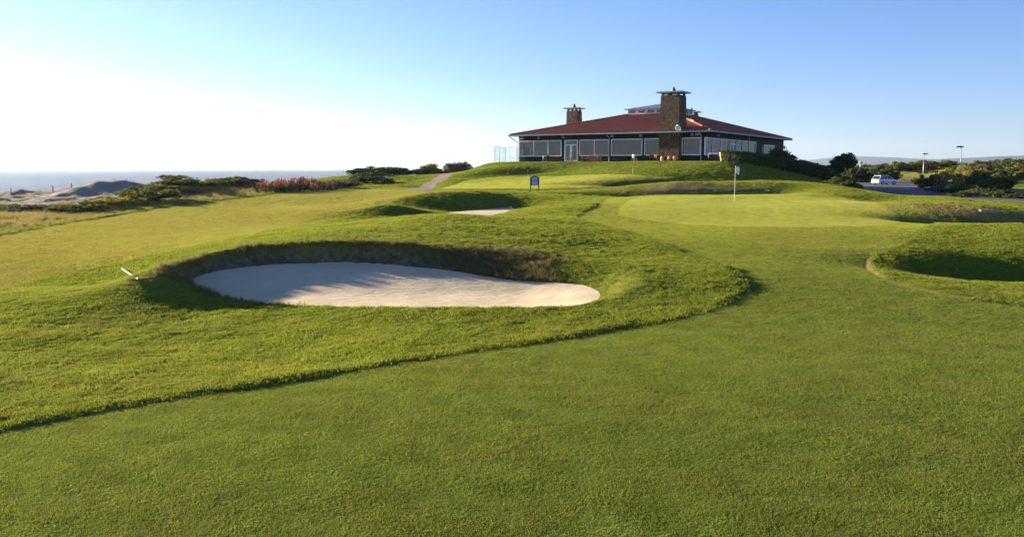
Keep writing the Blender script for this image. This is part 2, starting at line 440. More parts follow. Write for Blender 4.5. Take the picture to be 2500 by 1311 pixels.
# ------------------------------------------------------------------ object helpers
def tag(o, label=None, cat=None, group=None, kind=None):
    if label: o['label'] = label
    if cat: o['category'] = cat
    if group: o['group'] = group
    if kind: o['kind'] = kind
    return o
def mesh_np(name, V, F, smooth=False):
    me = bpy.data.meshes.new(name)
    V = np.asarray(V, np.float32); F = np.asarray(F, np.int32)
    k = F.shape[1]
    me.vertices.add(len(V)); me.vertices.foreach_set('co', V.ravel())
    me.loops.add(F.size); me.loops.foreach_set('vertex_index', F.ravel())
    me.polygons.add(len(F)); me.polygons.foreach_set('loop_start', np.arange(0, F.size, k, dtype=np.int32))
    me.polygons.foreach_set('use_smooth', np.full(len(F), smooth))
    me.update(calc_edges=True); me.validate()
    return me
def fattr(me, name, vals, domain='POINT'):
    a = me.attributes.new(name, 'FLOAT', domain); a.data.foreach_set('value', np.asarray(vals, np.float32).ravel())
def link(name, me, m=None, parent=None):
    o = bpy.data.objects.new(name, me); COL.objects.link(o)
    if m is not None and me is not None and not me.materials: me.materials.append(M[m] if isinstance(m, str) else m)
    if parent is not None: o.parent = parent
    return o
def empty(name, loc, rz=0.0):
    o = bpy.data.objects.new(name, None); COL.objects.link(o)
    o.location = loc; o.rotation_euler = (0, 0, rz); o.empty_display_size = 0.2
    return o

# ------------------------------------------------------------------ terrain: one grid, cut along the outlines
def grow(a, b, n, e=0.0): return np.linspace(a, b, n)
vs = np.concatenate([np.linspace(math.log(4.0), math.log(17.0), 30)[:-1], np.linspace(math.log(17.0), math.log(150.0), 560)[:-1],
                     np.linspace(math.log(150.0), math.log(320.0), 90)[:-1], np.linspace(math.log(320), math.log(7000), 60)])
us = np.concatenate([np.linspace(-2.2, -0.64, 40)[:-1], np.linspace(-0.64, 0.64, 460)[:-1], np.linspace(0.64, 2.2, 40)])
YY = np.exp(vs) - 12.0
gy, gu = np.meshgrid(YY, us, indexing='ij')
gx = gu * (gy + 12.0)
X = gx.ravel(); Y = gy.ravel()
dFR = sdf(FR, X, Y); dFL = sdf(FL, X, Y)
Z = Hn(X, Y, dFR, dFL)
nr, nc = gx.shape
ii = (np.arange(nr - 1)[:, None] * nc + np.arange(nc - 1)[None, :]).ravel()
T = np.concatenate([np.stack([ii, ii + 1, ii + nc + 1], -1), np.stack([ii, ii + nc + 1, ii + nc], -1)])
jag = np.clip(0.75 + 0.9 * fbm(X / 1.3, Y / 1.3, 3), 0, 1.3)
DRYB = [(2400,520,47.5,6,2.2,1.0),(2250,505,50,3,1.5,.45),(1620,456,70,4,1.5,.8),(1500,470,73,6,2,.4),(1270,525,42,1.5,1.2,.7),
        (1500,685,23.4,1.2,1.0,.35),(330,690,23,2.2,.8,.45),(450,575,40,3,5,.25),(150,900,14,3,1.6,.30),(380,740,19.5,2.5,.8,.35),(2500,690,23,1.6,1.0,.6),
        (900,560,31,4,1.2,.3),(2000,470,66,6,1,.3),(1478,706,22.3,.7,.9,.55),(1700,455,71.5,6,1.0,.95),(1500,462,72.5,5,1.0,.7)]
def dryb(x, y):
    d = np.zeros_like(x)
    for px, py, Yd, rx, ry, amp in DRYB:
        p = at(px, py, Yd); d = np.maximum(d, amp * np.exp(-((x - p[0]) / rx) ** 2 - ((y - p[1]) / ry) ** 2))
    return d
dry = dryb(X, Y)
# dry dune rough along the seaside fairway and the heath beyond the car park
duneband = sstep(0.0, 3.0, dFL) * sstep(0.0, -5.0, X + 0.20 * Y + 2) * sstep(30, 40, Y) * sstep(-0.04, -0.14, X / (Y + 12)) * (np.where(dFL > 0, 1, 0))
duneband *= sstep(0, 4, dFR)
dry = np.maximum(dry, 0.95 * duneband)
# a tan strip along the edge of the right-hand rough
ed = at(2115, 645, 26)
dry = np.maximum(dry, np.where((dFR > 0) & (dFR < 0.22), 0.95, 0) * np.exp(-((X - ed[0] - .4) / 2.0) ** 2 - ((Y - ed[1]) / 4.5) ** 2))
heath = sstep(95, 130, Y) * sstep(0.25, 0.35, X / (Y + 12))
dry = np.maximum(dry, 0.55 * heath * (0.6 + fbm(X / 14, Y / 14, 2)))
dry = np.clip(dry * jag, 0, 1)
# the bare earth face of the bunkers
d1 = sdf(S1, X, Y); e1 = np.minimum(sdf(L1, X, Y), d1 - 0.18); d2 = sdf(S2, X, Y); e2 = sdf(L2, X, Y)
face = np.where((e1 < 0) & (d1 > -0.05), np.clip(1.15 - 1.1 * np.clip(d1, 0, 9) / (np.clip(d1, 0, 9) - e1 + 1e-3), 0, 1) * sstep(0.0, 0.35, np.abs(e1)), 0)
face2 = np.where((e2 < 0) & (d2 > -0.05), np.clip(1.0 - np.clip(d2, 0, 9) / (np.clip(d2, 0, 9) - e2 + 1e-3), 0, 1), 0)
soil = np.clip(np.maximum(face * sstep(1.6, -0.5, X), 0.5 * face2), 0, 1) * sstep(21.6, 22.6, np.where(Y < 35, Y + 0.0 * X, 99))
def cut(V, T, s):
    """split triangles along s = 0; V carries all per-vertex values as columns"""
    s = np.where(np.abs(s) < 1e-4, 1e-4, s)
    ins = s[T] < 0; k = ins.sum(1)
    A = T[k == 3]; B = T[k == 0]
    def split(tt, lone):
        r = lone.argmax(1); idx = np.arange(len(tt))
        a = tt[idx, r]; b = tt[idx, (r + 1) % 3]; c = tt[idx, (r + 2) % 3]
        return a, b, c
    parts = []
    for kk in (1, 2):
        m = k == kk
        parts.append(split(T[m], ins[m] if kk == 1 else ~ins[m]))
    ed = []
    for a, b, c in parts: ed += [np.stack([a, b], -1), np.stack([a, c], -1)]
    E = np.concatenate(ed); E = np.sort(E, 1)
    U, inv = np.unique(E, axis=0, return_inverse=True); inv = inv.ravel()
    if len(U):
        t = (s[U[:, 0]] / (s[U[:, 0]] - s[U[:, 1]]))[:, None]
        NV = V[U[:, 0]] * (1 - t) + V[U[:, 1]] * t
        n0 = len(V); V = np.concatenate([V, NV]); o = 0
        for q, (a, b, c) in enumerate(parts):
            n = len(a); p = inv[o:o + n] + n0; r = inv[o + n:o + 2 * n] + n0; o += 2 * n
            lone = np.stack([a, p, r], -1); rest = np.concatenate([np.stack([p, b, c], -1), np.stack([p, c, r], -1)])
            if q == 0: A = np.concatenate([A, lone]); B = np.concatenate([B, rest])
            else: B = np.concatenate([B, lone]); A = np.concatenate([A, rest])
    return V, A, B
far = 6.0
cols = np.stack([X, Y, Z, dry, soil, dFR, dFL, d1, d2, sdf(GREEN, X, Y), sdf(PRACTICE, X, Y), sdf(PATH, X, Y), sdf(ROAD, X, Y),
                 sdf(DUNE, X, Y) + 1.6 * fbm(X / 3.0, Y / 3.0, 3), sstep(15, 1.5, sdf(GREEN, X, Y, 16))], -1)
def region(name, V, T, m, label=None):
    used, inv = np.unique(T, return_inverse=True)
    me = mesh_np(name, V[used, :3], inv.reshape(-1, 3), True)
    fattr(me, 'dry', V[used, 3]); fattr(me, 'soil', V[used, 4])
    if name == 'fairway': fattr(me, 'fringe', V[used, 14])
    o = link(name, me, m); tag(o, label, kind='structure'); return o
V = cols; rest = T
for name, ci, m, lab in [('sand_bunker', 7, 'bunker sand', 'large pale sand bunker in the rough in the foreground'),
                    ('sand_bunker', 8, 'bunker sand', 'small shaded sand bunker behind the grassy mound'),
                    ('putting_green', 9, 'green turf', 'smooth light putting green around the flagstick'),
                    ('practice_green', 10, 'green turf', 'light practice green below the clubhouse'),
                    ('path', 11, 'path tarmac', 'reddish path climbing past the hedge'),
                    ('car_park', 12, 'asphalt', 'dark asphalt car park on the right'),
                    ('dune_sand', 13, 'dune sand', 'bare sand dunes by the sea on the left'),
                    ('fairway', 5, 'fairway turf', 'mown fairway in the foreground'),
                    ('fairway', 6, 'seaside fairway turf', 'light mown fairway along the dunes')]:
    V, A, rest = cut(V, rest, V[:, ci])
    if len(A): region(name, V, A, m, lab)
region('rough_ground', V, rest, 'rough turf', 'rough grassland around the fairways and mounds')

# ------------------------------------------------------------------ sea
SEA_Z = EYE - 9.6
def sea():
    vv = np.exp(np.linspace(math.log(60), math.log(6600), 150)); uu = np.linspace(-3.0, 1.2, 90)
    yy, u2 = np.meshgrid(vv, uu, indexing='ij'); xx = u2 * yy
    n, m = xx.shape
    V = np.stack([xx.ravel(), yy.ravel(), np.full(xx.size, SEA_Z)], -1)
    i = (np.arange(n - 1)[:, None] * m + np.arange(m - 1)[None, :]).ravel()
    F = np.stack([i, i + 1, i + m + 1, i + m], -1)
    t = NT('sea water')
    wv = t.noise(0.10, 6, rough=0.65, stretch=(0.35, 1.0, 1.0))
    wf = t.noise(0.9, 4, rough=0.6, stretch=(0.5, 1.0, 1.0))
    hh = t.n('Math'); hh.operation = 'ADD'; t.l(wv, hh.inputs[0]); t.l(t.rng(wf, 0, 1, 0, 0.15), hh.inputs[1])
    nrm = t.bump(hh.outputs[0], 1.0, 6.0)
    cap = t.rng(t.noise(0.055, 5, rough=0.75, stretch=(0.22, 1.0, 1.0)), 0.60, 0.70)
    c = t.mix(cap, (0.17, 0.172, 0.160), (0.75, 0.75, 0.72))
    M['sea'] = t.done(t.bsdf(c, t.rng(cap, 0, 1, 0.34, 0.9), nrm, spec=0.5))
    o = link('sea', mesh_np('sea', V, F, True), 'sea'); tag(o, kind='structure')
sea()

# ------------------------------------------------------------------ grass blades (uncountable: one object per kind of grass)
def tuft_mesh(name, n, spread, hmin, hmax, width, lean, m, seed):
    r = np.random.default_rng(seed); Vs = []; Fs = []; tn = []
    for k in range(n):
        a = r.random() * 6.283; rad = spread * math.sqrt(r.random()); bx, by = rad * math.cos(a), rad * math.sin(a)
        h = hmin + (hmax - hmin) * r.random(); d = r.random() * 6.283; ln = lean * h * (0.3 + r.random())
        w = width * (0.7 + 0.6 * r.random()); wa = r.random() * 6.283
        wx, wy = math.cos(wa) * w / 2, math.sin(wa) * w / 2; dx, dy = math.cos(d) * ln, math.sin(d) * ln
        i = len(Vs)
        Vs += [(bx - wx, by - wy, -0.012), (bx + wx, by + wy, -0.012), (bx + dx * .35 + wx * .8, by + dy * .35 + wy * .8, h * .6),
               (bx + dx * .35 - wx * .8, by + dy * .35 - wy * .8, h * .6), (bx + dx, by + dy, h)]
        Fs += [(i, i + 1, i + 2), (i, i + 2, i + 3), (i + 3, i + 2, i + 4)]
        t = r.random(); tn += [t * .4, t * .4, t * .8, t * .8, min(1, t * .8 + .2)]
    me = mesh_np(name, Vs, Fs); fattr(me, 'tone', tn); me.materials.append(M[m])
    return me
def scatter(name, P, sc, protos, label, cat=None):
    """real blades at points P: Instance on Points of a few tuft meshes"""
    me = bpy.data.meshes.new(name); me.vertices.add(len(P)); me.vertices.foreach_set('co', np.asarray(P, np.float32).ravel())
    fattr(me, 'sc', sc); fattr(me, 'rz', rng.random(len(P)) * 6.283); fattr(me, 'var', rng.integers(0, len(protos), len(P)))
    o = link(name, me); tag(o, label, kind='stuff')
    ng = bpy.data.node_groups.new(name, 'GeometryNodeTree')
    ng.interface.new_socket('Geometry', in_out='INPUT', socket_type='NodeSocketGeometry')
    ng.interface.new_socket('Geometry', in_out='OUTPUT', socket_type='NodeSocketGeometry')
    N = ng.nodes; L = ng.links
    gi = N.new('NodeGroupInput'); go = N.new('NodeGroupOutput'); jn = N.new('GeometryNodeJoinGeometry')
    def att(nm):
        a = N.new('GeometryNodeInputNamedAttribute'); a.data_type = 'FLOAT'; a.inputs['Name'].default_value = nm; return a.outputs[0]
    rz = att('rz'); scn = att('sc'); var = att('var')
    cx = N.new('ShaderNodeCombineXYZ'); L.new(rz, cx.inputs[2])
    for k, pm in enumerate(protos):
        po = bpy.data.objects.new('tuft', pm)                      # never linked to the scene: only instanced
        oi = N.new('GeometryNodeObjectInfo'); oi.inputs['Object'].default_value = po
        ip = N.new('GeometryNodeInstanceOnPoints')
        cm = N.new('FunctionNodeCompare'); cm.data_type = 'FLOAT'; cm.operation = 'EQUAL'; cm.inputs[1].default_value = k; cm.inputs[12].default_value = 0.1
        L.new(var, cm.inputs[0]); L.new(cm.outputs[0], ip.inputs['Selection'])
        L.new(gi.outputs[0], ip.inputs['Points']); L.new(oi.outputs['Geometry'], ip.inputs['Instance'])
        L.new(cx.outputs[0], ip.inputs['Rotation']); L.new(scn, ip.inputs['Scale']); L.new(ip.outputs[0], jn.inputs[0])
    L.new(jn.outputs[0], go.inputs[0])
    md = o.modifiers.new('blades', 'NODES'); md.node_group = ng
    return o
def sprinkle(n, y0, y1, u0=-0.66, u1=0.66):
    v = rng.uniform(math.log(y0 + 12), math.log(y1 + 12), n); y = np.exp(v) - 12; u = rng.uniform(u0, u1, n)
    return u * (y + 12), y
def where(x, y):
    a = sdf(FR, x, y); b = sdf(FL, x, y)
    s = np.minimum.reduce([sdf(S1, x, y), sdf(S2, x, y), sdf(PRACTICE, x, y), sdf(PATH, x, y), sdf(ROAD, x, y), sdf(DUNE, x, y)])
    return a, b, s
TR = [tuft_mesh('rough_tuft', 22, 0.085, 0.014, 0.036, 0.0070, 1.2, 'rough blades', 10 + k) for k in range(3)]
x, y = sprinkle(260000, 6.0, 130)
a, b, s = where(x, y)
d1p = sdf(S1, x, y); e1p = np.minimum(sdf(L1, x, y), d1p - .18)
ed = at(2115, 645, 26)
tan_edge = (a < 0.2) & (np.exp(-((x - ed[0] - .4) / 2.0) ** 2 - ((y - ed[1]) / 4.5) ** 2) > .4)  # no tufts on the tan strip
keep = (a > 0.03) & (b > 0.03) & (s > 0.10) & ~tan_edge & (rng.random(len(x)) > 1.1 * dryb(x, y) * (y > 34)) & ~((e1p < 0) & (y > 21.8) & (np.clip(d1p, 0, 9) / (np.clip(d1p, 0, 9) - e1p + 1e-3) < .55 * sstep(2.2, 0.2, x)))
x, y, a = x[keep], y[keep], a[keep]
sc = (0.75 + 0.5 * rng.random(len(x))) * (1.0 + 0.40 * np.clip(fbm(x / 1.4, y / 1.4, 3) * 1.6, -.5, 1)) * (1 + y / 110)
sc = np.where(a < 0.22, sc * 1.2, sc)
scatter('rough_grass', np.stack([x, y, H(x, y)], -1), sc, TR, 'longer rough grass around the bunkers and mounds')
TF = [tuft_mesh('fairway_tuft', 30, 0.070, 0.004, 0.011, 0.0048, 1.2, 'fairway blades', 30 + k) for k in range(3)]
x, y = sprinkle(270000, 5.0, 36)
a, b, s = where(x, y)
keep = (rng.random(len(x)) < sstep(36, 22, y)) & (a < -0.02) & (sdf(GREEN, x, y) > 0.05)
x, y = x[keep], y[keep]
sc = (0.8 + 0.5 * rng.random(len(x))) * (1 + y / 40) * np.clip(1.05 + 0.45 * fbm(x / 0.45, y / 0.45, 3), .8, 1.6)
scatter('fairway_grass', np.stack([x, y, H(x, y)], -1), sc, TF, 'short mown grass of the fairway in the foreground')
TE = [tuft_mesh('fringe_tuft', 30, 0.075, 0.004, 0.011, 0.005, 1.2, 'fringe blades', 35 + k) for k in range(3)]
x, y = sprinkle(120000, 20, 75, 0.0, 0.6)
a, b, s = where(x, y)
keep = (rng.random(len(x)) < sstep(20, 34, y)) & (a < -0.05) & (sdf(GREEN, x, y) > 0.05)
x, y = x[keep], y[keep]
scatter('fringe_grass', np.stack([x, y, H(x, y)], -1), (0.8 + 0.5 * rng.random(len(x))) * (0.9 + y / 45), TE, 'short mown grass of the fringe around the putting green')
TG = [tuft_mesh('green_tuft', 26, 0.08, 0.004, 0.010, 0.006, 1.2, 'green blades', 40 + k) for k in range(3)]
x, y = sprinkle(120000, 34, 64, 0.05, 0.4)
k = sdf(GREEN, x, y) < -0.02
x, y = x[k], y[k]
x2, y2 = sprinkle(60000, 80, 105, -0.12, 0.2)
k = sdf(PRACTICE, x2, y2) < -0.02
x = np.concatenate([x, x2[k]]); y = np.concatenate([y, y2[k]])
scatter('green_grass', np.stack([x, y, H(x, y)], -1), (0.8 + 0.4 * rng.random(len(x))) * (1.0 + y / 50), TG, 'very short light grass of the putting greens')
TS = [tuft_mesh('seaside_tuft', 22, 0.08, 0.008, 0.020, 0.006, 1.0, 'seaside blades', 45 + k) for k in range(3)]
x, y = sprinkle(150000, 18, 95, -0.62, 0.03)
k = sdf(FL, x, y) < -0.02
x, y = x[k], y[k]
scatter('seaside_fairway_grass', np.stack([x, y, H(x, y)], -1), (0.8 + 0.4 * rng.random(len(x))) * (1.0 + y / 40) * (1.0 + 0.4 * fbm(x / 2.0, y / 6.0, 3)), TS, 'short dry mown grass of the seaside fairway')
# long withered grass hanging over the bunker face
TL = [tuft_mesh('lip_tuft', 20, 0.09, 0.05, 0.15, 0.009, 1.3, 'lip blades', 50 + k) for k in range(3)]
px = rng.uniform(-10.5, 3.2, 60000); py = rng.uniform(21.5, 29, 60000)
d = sdf(S1, px, py); e = np.minimum(sdf(L1, px, py), d - .18)
t = np.clip(d, 0, 9) / (np.clip(d, 0, 9) - e + 1e-3)
dens = np.where((d > 0.02) & (e < 0.1), 0.25 + 0.75 * sstep(-4, 0, px) + 0.5 * (t > .6), 0) * (0.6 + 1.2 * fbm(px * 1.5, py * 1.5, 2))
dens *= np.where(px > -3, sstep(.85, .45, t), 1) * sstep(2.0, 0.5, px)
k = rng.random(len(px)) < dens * 0.32
px, py = px[k], py[k]
scatter('bunker_lip_grass', np.stack([px, py, H(px, py)], -1), 0.6 + 0.6 * rng.random(len(px)) + .15 * sstep(-4, -1, px) - .3 * sstep(0.5, 2.0, px), TL, 'long withered grass overhanging the back face of the large bunker')
# dry dune grass along the seaside fairway
TD = [tuft_mesh('dune_tuft', 26, 0.22, 0.12, 0.42, 0.016, 0.8, 'dry blades', 70 + k) for k in range(3)]
x, y = sprinkle(60000, 30, 120, -0.6, -0.02)
a, b, s = where(x, y)
w = sstep(0.02, 0.5, b) * sstep(0.0, -5.0, x + 0.20 * y + 2) * (y > 34) * (a > 3) * np.where(s > -0.3, 1.0, 0.22)
cs = np.interp(y, *COAST) - x
keep = (rng.random(len(x)) < w * (0.5 + 0.9 * fbm(x / 4, y / 4, 2))) & (cs < 8)
x, y, b = x[keep], y[keep], b[keep]
scatter('dune_grass', np.stack([x, y, H(x, y)], -1), (0.35 + 0.45 * rng.random(len(x))) * (0.55 + 0.6 * sstep(0, 4, b)), TD, 'dry brown dune grass between the seaside fairway and the sea')
# sere grass on the bank of the right-hand bunker
x, y = sprinkle(40000, 34, 62, 0.28, 0.62)
p = at(2400, 520, 47.5); w = np.exp(-((x - p[0]) / 5.5) ** 2 - ((y - p[1]) / 2.4) ** 2)
k = rng.random(len(x)) < w * .9
x, y = x[k], y[k]
scatter('bank_grass', np.stack([x, y, H(x, y)], -1), 0.12 + 0.14 * rng.random(len(x)), TD, 'sere straw grass on the bank of the right-hand bunker')

# ------------------------------------------------------------------ small mesh builder
class MB:
    def __init__(s): s.v = []; s.f = []
    def add(s, V, F):
        o = len(s.v); s.v += [tuple(map(float, p)) for p in V]; s.f += [tuple(o + i for i in q) for q in F]; return s
    def box(s, x0, x1, y0, y1, z0, z1):
        return s.add([(x0,y0,z0),(x1,y0,z0),(x1,y1,z0),(x0,y1,z0),(x0,y0,z1),(x1,y0,z1),(x1,y1,z1),(x0,y1,z1)],
                     [(0,3,2,1),(4,5,6,7),(0,1,5,4),(1,2,6,5),(2,3,7,6),(3,0,4,7)])
    def frustum(s, b, t, z0, z1):
        V = [(b[0],b[2],z0),(b[1],b[2],z0),(b[1],b[3],z0),(b[0],b[3],z0),(t[0],t[2],z1),(t[1],t[2],z1),(t[1],t[3],z1),(t[0],t[3],z1)]
        return s.add(V, [(0,3,2,1),(4,5,6,7),(0,1,5,4),(1,2,6,5),(2,3,7,6),(3,0,4,7)])
    def tube(s, a, b, r0, r1=None, n=8):
        r1 = r0 if r1 is None else r1
        a = Vector(a); b = Vector(b); d = (b - a).normalized()
        u = d.orthogonal().normalized(); w = d.cross(u); V = []
        for p, r in ((a, r0), (b, r1)):
            for k in range(n):
                t = 2 * math.pi * k / n; V.append(p + u * (r * math.cos(t)) + w * (r * math.sin(t)))
        F = [(k, (k + 1) % n, n + (k + 1) % n, n + k) for k in range(n)] + [tuple(range(n))[::-1], tuple(range(n, 2 * n))]
        return s.add(V, F)
    def lathe(s, prof, n=16, c=(0, 0, 0)):
        V = []; m = len(prof)
        for r, z in prof:
            for k in range(n):
                t = 2 * math.pi * k / n; V.append((c[0] + r * math.cos(t), c[1] + r * math.sin(t), c[2] + z))
        F = [(i * n + k, i * n + (k + 1) % n, (i + 1) * n + (k + 1) % n, (i + 1) * n + k) for i in range(m - 1) for k in range(n)]
        F += [tuple(range(n))[::-1], tuple(range((m - 1) * n, m * n))]
        return s.add(V, F)
    def prism(s, poly, axis, a, b):
        """extrude a polygon given in the two other axes"""
        V = []
        for c in (a, b):
            for p, q in poly: V.append({'x': (c, p, q), 'y': (p, c, q), 'z': (p, q, c)}[axis])
        n = len(poly)
        return s.add(V, [(k, (k + 1) % n, n + (k + 1) % n, n + k) for k in range(n)] + [tuple(range(n))[::-1], tuple(range(n, 2 * n))])
    def build(s, name, m, parent=None, smooth=False, bevel=0.0):
        me = bpy.data.meshes.new(name); me.from_pydata(s.v, [], s.f); me.update()
        bm = bmesh.new(); bm.from_mesh(me); bmesh.ops.recalc_face_normals(bm, faces=bm.faces)
        if bevel: bmesh.ops.bevel(bm, geom=list(bm.edges), offset=bevel, segments=1, affect='EDGES')
        bm.to_mesh(me); bm.free()
        if smooth: me.polygons.foreach_set('use_smooth', [True] * len(me.polygons))
        return link(name, me, m, parent)
def copy_tree(o, parent=None):
    c = o.copy(); COL.objects.link(c); c.parent = parent
    for ch in o.children:
        copy_tree(ch, c)
    return c

# ------------------------------------------------------------------ building materials
def tiles_mat():
    t = NT('roof tiles')
    c = t.mix(t.rng(t.noise(1.8, 4, rough=0.7), 0.3, 0.7), (0.25, 0.066, 0.042), (0.40, 0.125, 0.075))
    c = t.mix(t.rng(t.noise(0.25, 3), 0.5, 0.75, 0, 0.5), c, (0.10, 0.05, 0.045))
    c = t.mix(t.rng(t.noise(9, 2), 0.55, 0.8, 0, 0.6), c, (0.05, 0.024, 0.022))
    M['roof tiles'] = t.done(t.bsdf(c, 0.8, t.bump(t.noise(14, 3), 0.3, 0.03), spec=0.2))
tiles_mat()
def stone_mat():
    t = NT('chimney stone')
    v = t.n('TexVoronoi'); v.inputs['Scale'].default_value = 4.2; t.l(t.pos(), v.inputs['Vector'])
    v2 = t.n('TexVoronoi'); v2.feature = 'DISTANCE_TO_EDGE'; v2.inputs['Scale'].default_value = 4.2; t.l(t.pos(), v2.inputs['Vector'])
    sep = t.n('SeparateColor'); t.l(v.outputs['Color'], sep.inputs[0])
    c = t.mix(sep.outputs[0], (0.055, 0.036, 0.022), (0.17, 0.115, 0.062))
    c = t.mix(t.rng(v2.outputs['Distance'], 0.0, 0.06, 0.75, 0), c, (0.025, 0.02, 0.016))
    M['chimney stone'] = t.done(t.bsdf(c, 0.9, t.bump(t.rng(v2.outputs['Distance'], 0, 0.12), 0.8, 0.06), spec=0.2))
stone_mat()
def boards_mat():
    t = NT('dark boards')
    w = t.n('TexWave'); w.wave_type = 'BANDS'; w.bands_direction = 'DIAGONAL'; w.inputs['Scale'].default_value = 2.2
    t.l(t.n('TexCoord').outputs['Object'], w.inputs['Vector'])
    c = t.mix(t.rng(t.noise(2, 4), 0.3, 0.7), (0.006, 0.0055, 0.0055), (0.013, 0.011, 0.010))
    M['dark boards'] = t.done(t.bsdf(c, 0.6, t.bump(t.rng(w.outputs[1], 0.0, 0.15), 0.4, 0.03), spec=0.12))
boards_mat()
def glass_mat(name, tint, refl=0.30, rough=0.03, lo=0.12, hi=0.95):
    t = NT(name)
    lw = t.n('LayerWeight'); lw.inputs[0].default_value = refl
    g = t.n('BsdfGlossy'); g.inputs['Roughness'].default_value = rough; g.inputs['Color'].default_value = (0.62, 0.62, 0.62, 1)
    tr = t.n('BsdfTransparent'); tr.inputs[0].default_value = (*tint, 1)
    bn = t.bump(t.noise(0.55, 2), 0.35, 0.12); t.l(bn, g.inputs['Normal'])
    mx = t.n('MixShader'); t.l(t.rng(lw.outputs['Fresnel'], 0, 1, lo, hi), mx.inputs[0]); t.l(tr.outputs[0], mx.inputs[1]); t.l(g.outputs[0], mx.inputs[2])
    M[name] = t.done(mx.outputs[0])
glass_mat('window glass', (0.34, 0.32, 0.30), 0.24)
glass_mat('screen glass', (0.90, 0.97, 0.95), 0.10, 0.03, 0.03, 0.25)
plain('white frame', (0.78, 0.77, 0.76), 0.45); plain('grey trim', (0.36, 0.36, 0.33), 0.6); plain('white render', (0.70, 0.64, 0.55), 0.8)
plain('interior wall', (0.45, 0.42, 0.36), 0.8); plain('interior floor', (0.16, 0.11, 0.07), 0.6); plain('curtain', (0.60, 0.52, 0.36), 0.9)
plain('concrete', (0.42, 0.40, 0.36), 0.9, var=0.2); plain('metal roof', (0.22, 0.27, 0.33), 0.4, 0.4); plain('dark metal', (0.02, 0.022, 0.024), 0.5)
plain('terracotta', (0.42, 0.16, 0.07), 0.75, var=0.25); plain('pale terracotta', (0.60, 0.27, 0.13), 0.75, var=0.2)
plain('brown wood', (0.16, 0.085, 0.045), 0.75, var=0.3); plain('grey wood', (0.16, 0.13, 0.10), 0.85, var=0.3); plain('pale wood', (0.36, 0.29, 0.20), 0.8)
plain('black paint', (0.012, 0.012, 0.014), 0.4); plain('white paint', (0.75, 0.75, 0.74), 0.5); plain('pale plastic', (0.70, 0.70, 0.66), 0.4)
plain('galvanised', (0.38, 0.39, 0.38), 0.45, 0.5); plain('bark', (0.07, 0.05, 0.035), 0.9)

# ------------------------------------------------------------------ clubhouse (local x along the front to the right, y into the depth)
CH_R = R(-32.0); CH_Z = EYE + 0.90
CW, CD, CE = 26.4, 35.8, 3.5                           # front, depth, wall height
CH_O = np.array([0.95, 118.95])
XF = np.array([math.cos(CH_R), math.sin(CH_R)]); YF = np.array([-math.sin(CH_R), math.cos(CH_R)])
def w2(x, y): return CH_O + x * XF + y * YF
def front_x(px):
    k = float(ray(px, 375)[0] / ray(px, 375)[1])
    return (k * CH_O[1] - CH_O[0]) / (XF[0] - k * XF[1])
def right_y(px):
    k = float(ray(px, 375)[0] / ray(px, 375)[1]); c = w2(CW, 0)
    return (k * c[1] - c[0]) / (YF[0] - k * YF[1])
club = empty('clubhouse', (CH_O[0], CH_O[1], CH_Z), CH_R)
tag(club, 'low dark clubhouse with red tiled roof, stone chimneys and white-framed windows', 'building')
Z0, Z1 = 0.72, 2.86                                    # sill and head of the big windows
TH = 0.22
def wallrun(axis, fixed, out, a0, a1, openings, name='wall'):
    """a wall with openings: axis 'x' or 'y', fixed coordinate, out = +-1 outward; openings (a, b, z0, z1)"""
    m = MB()
    def put(a, b, z0, z1):
        if b - a < 0.01 or z1 - z0 < 0.01: return
        lo, hi = sorted((fixed, fixed - out * TH))
        m.box(a, b, lo, hi, z0, z1) if axis == 'x' else m.box(lo, hi, a, b, z0, z1)
    cur = a0
    for a, b, z0, z1 in sorted(openings):
        put(cur, a, -0.3, CE); put(a, b, -0.3, z0); put(a, b, z1, CE); cur = b
    put(cur, a1, -0.3, CE)
    return m.build(name, 'dark boards', club)
def window(axis, fixed, out, a, b, z0, z1, mull, w=0.12, name='window', frame='white frame', label=None):
    """frame with mullions; each pane is a mesh of its own"""
    m = MB(); f0, f1 = sorted((fixed + out * 0.035, fixed - out * 0.10))
    def put(mm, p, q, u, v, g0=f0, g1=f1):
        mm.box(p, q, g0, g1, u, v) if axis == 'x' else mm.box(g0, g1, p, q, u, v)
    put(m, a, b, z0, z0 + w); put(m, a, b, z1 - w, z1)
    edges = [a] + list(mull) + [b]
    for k, e in enumerate(edges):
        p, q = (e, e + w) if k == 0 else (e - w, e) if k == len(edges) - 1 else (e - w * .5, e + w * .5)
        put(m, p, q, z0 + w, z1 - w)
    o = m.build(name, frame, club)
    if label: o['label'] = label
    for k in range(len(edges) - 1):
        p = MB(); g = fixed - out * 0.04
        put(p, edges[k] + (w if k == 0 else w * .5), edges[k + 1] - (w if k == len(edges) - 2 else w * .5), z0 + w, z1 - w, min(g, g - out * .012), max(g, g - out * .012))
        p.build('pane', 'window glass', o)
    return o
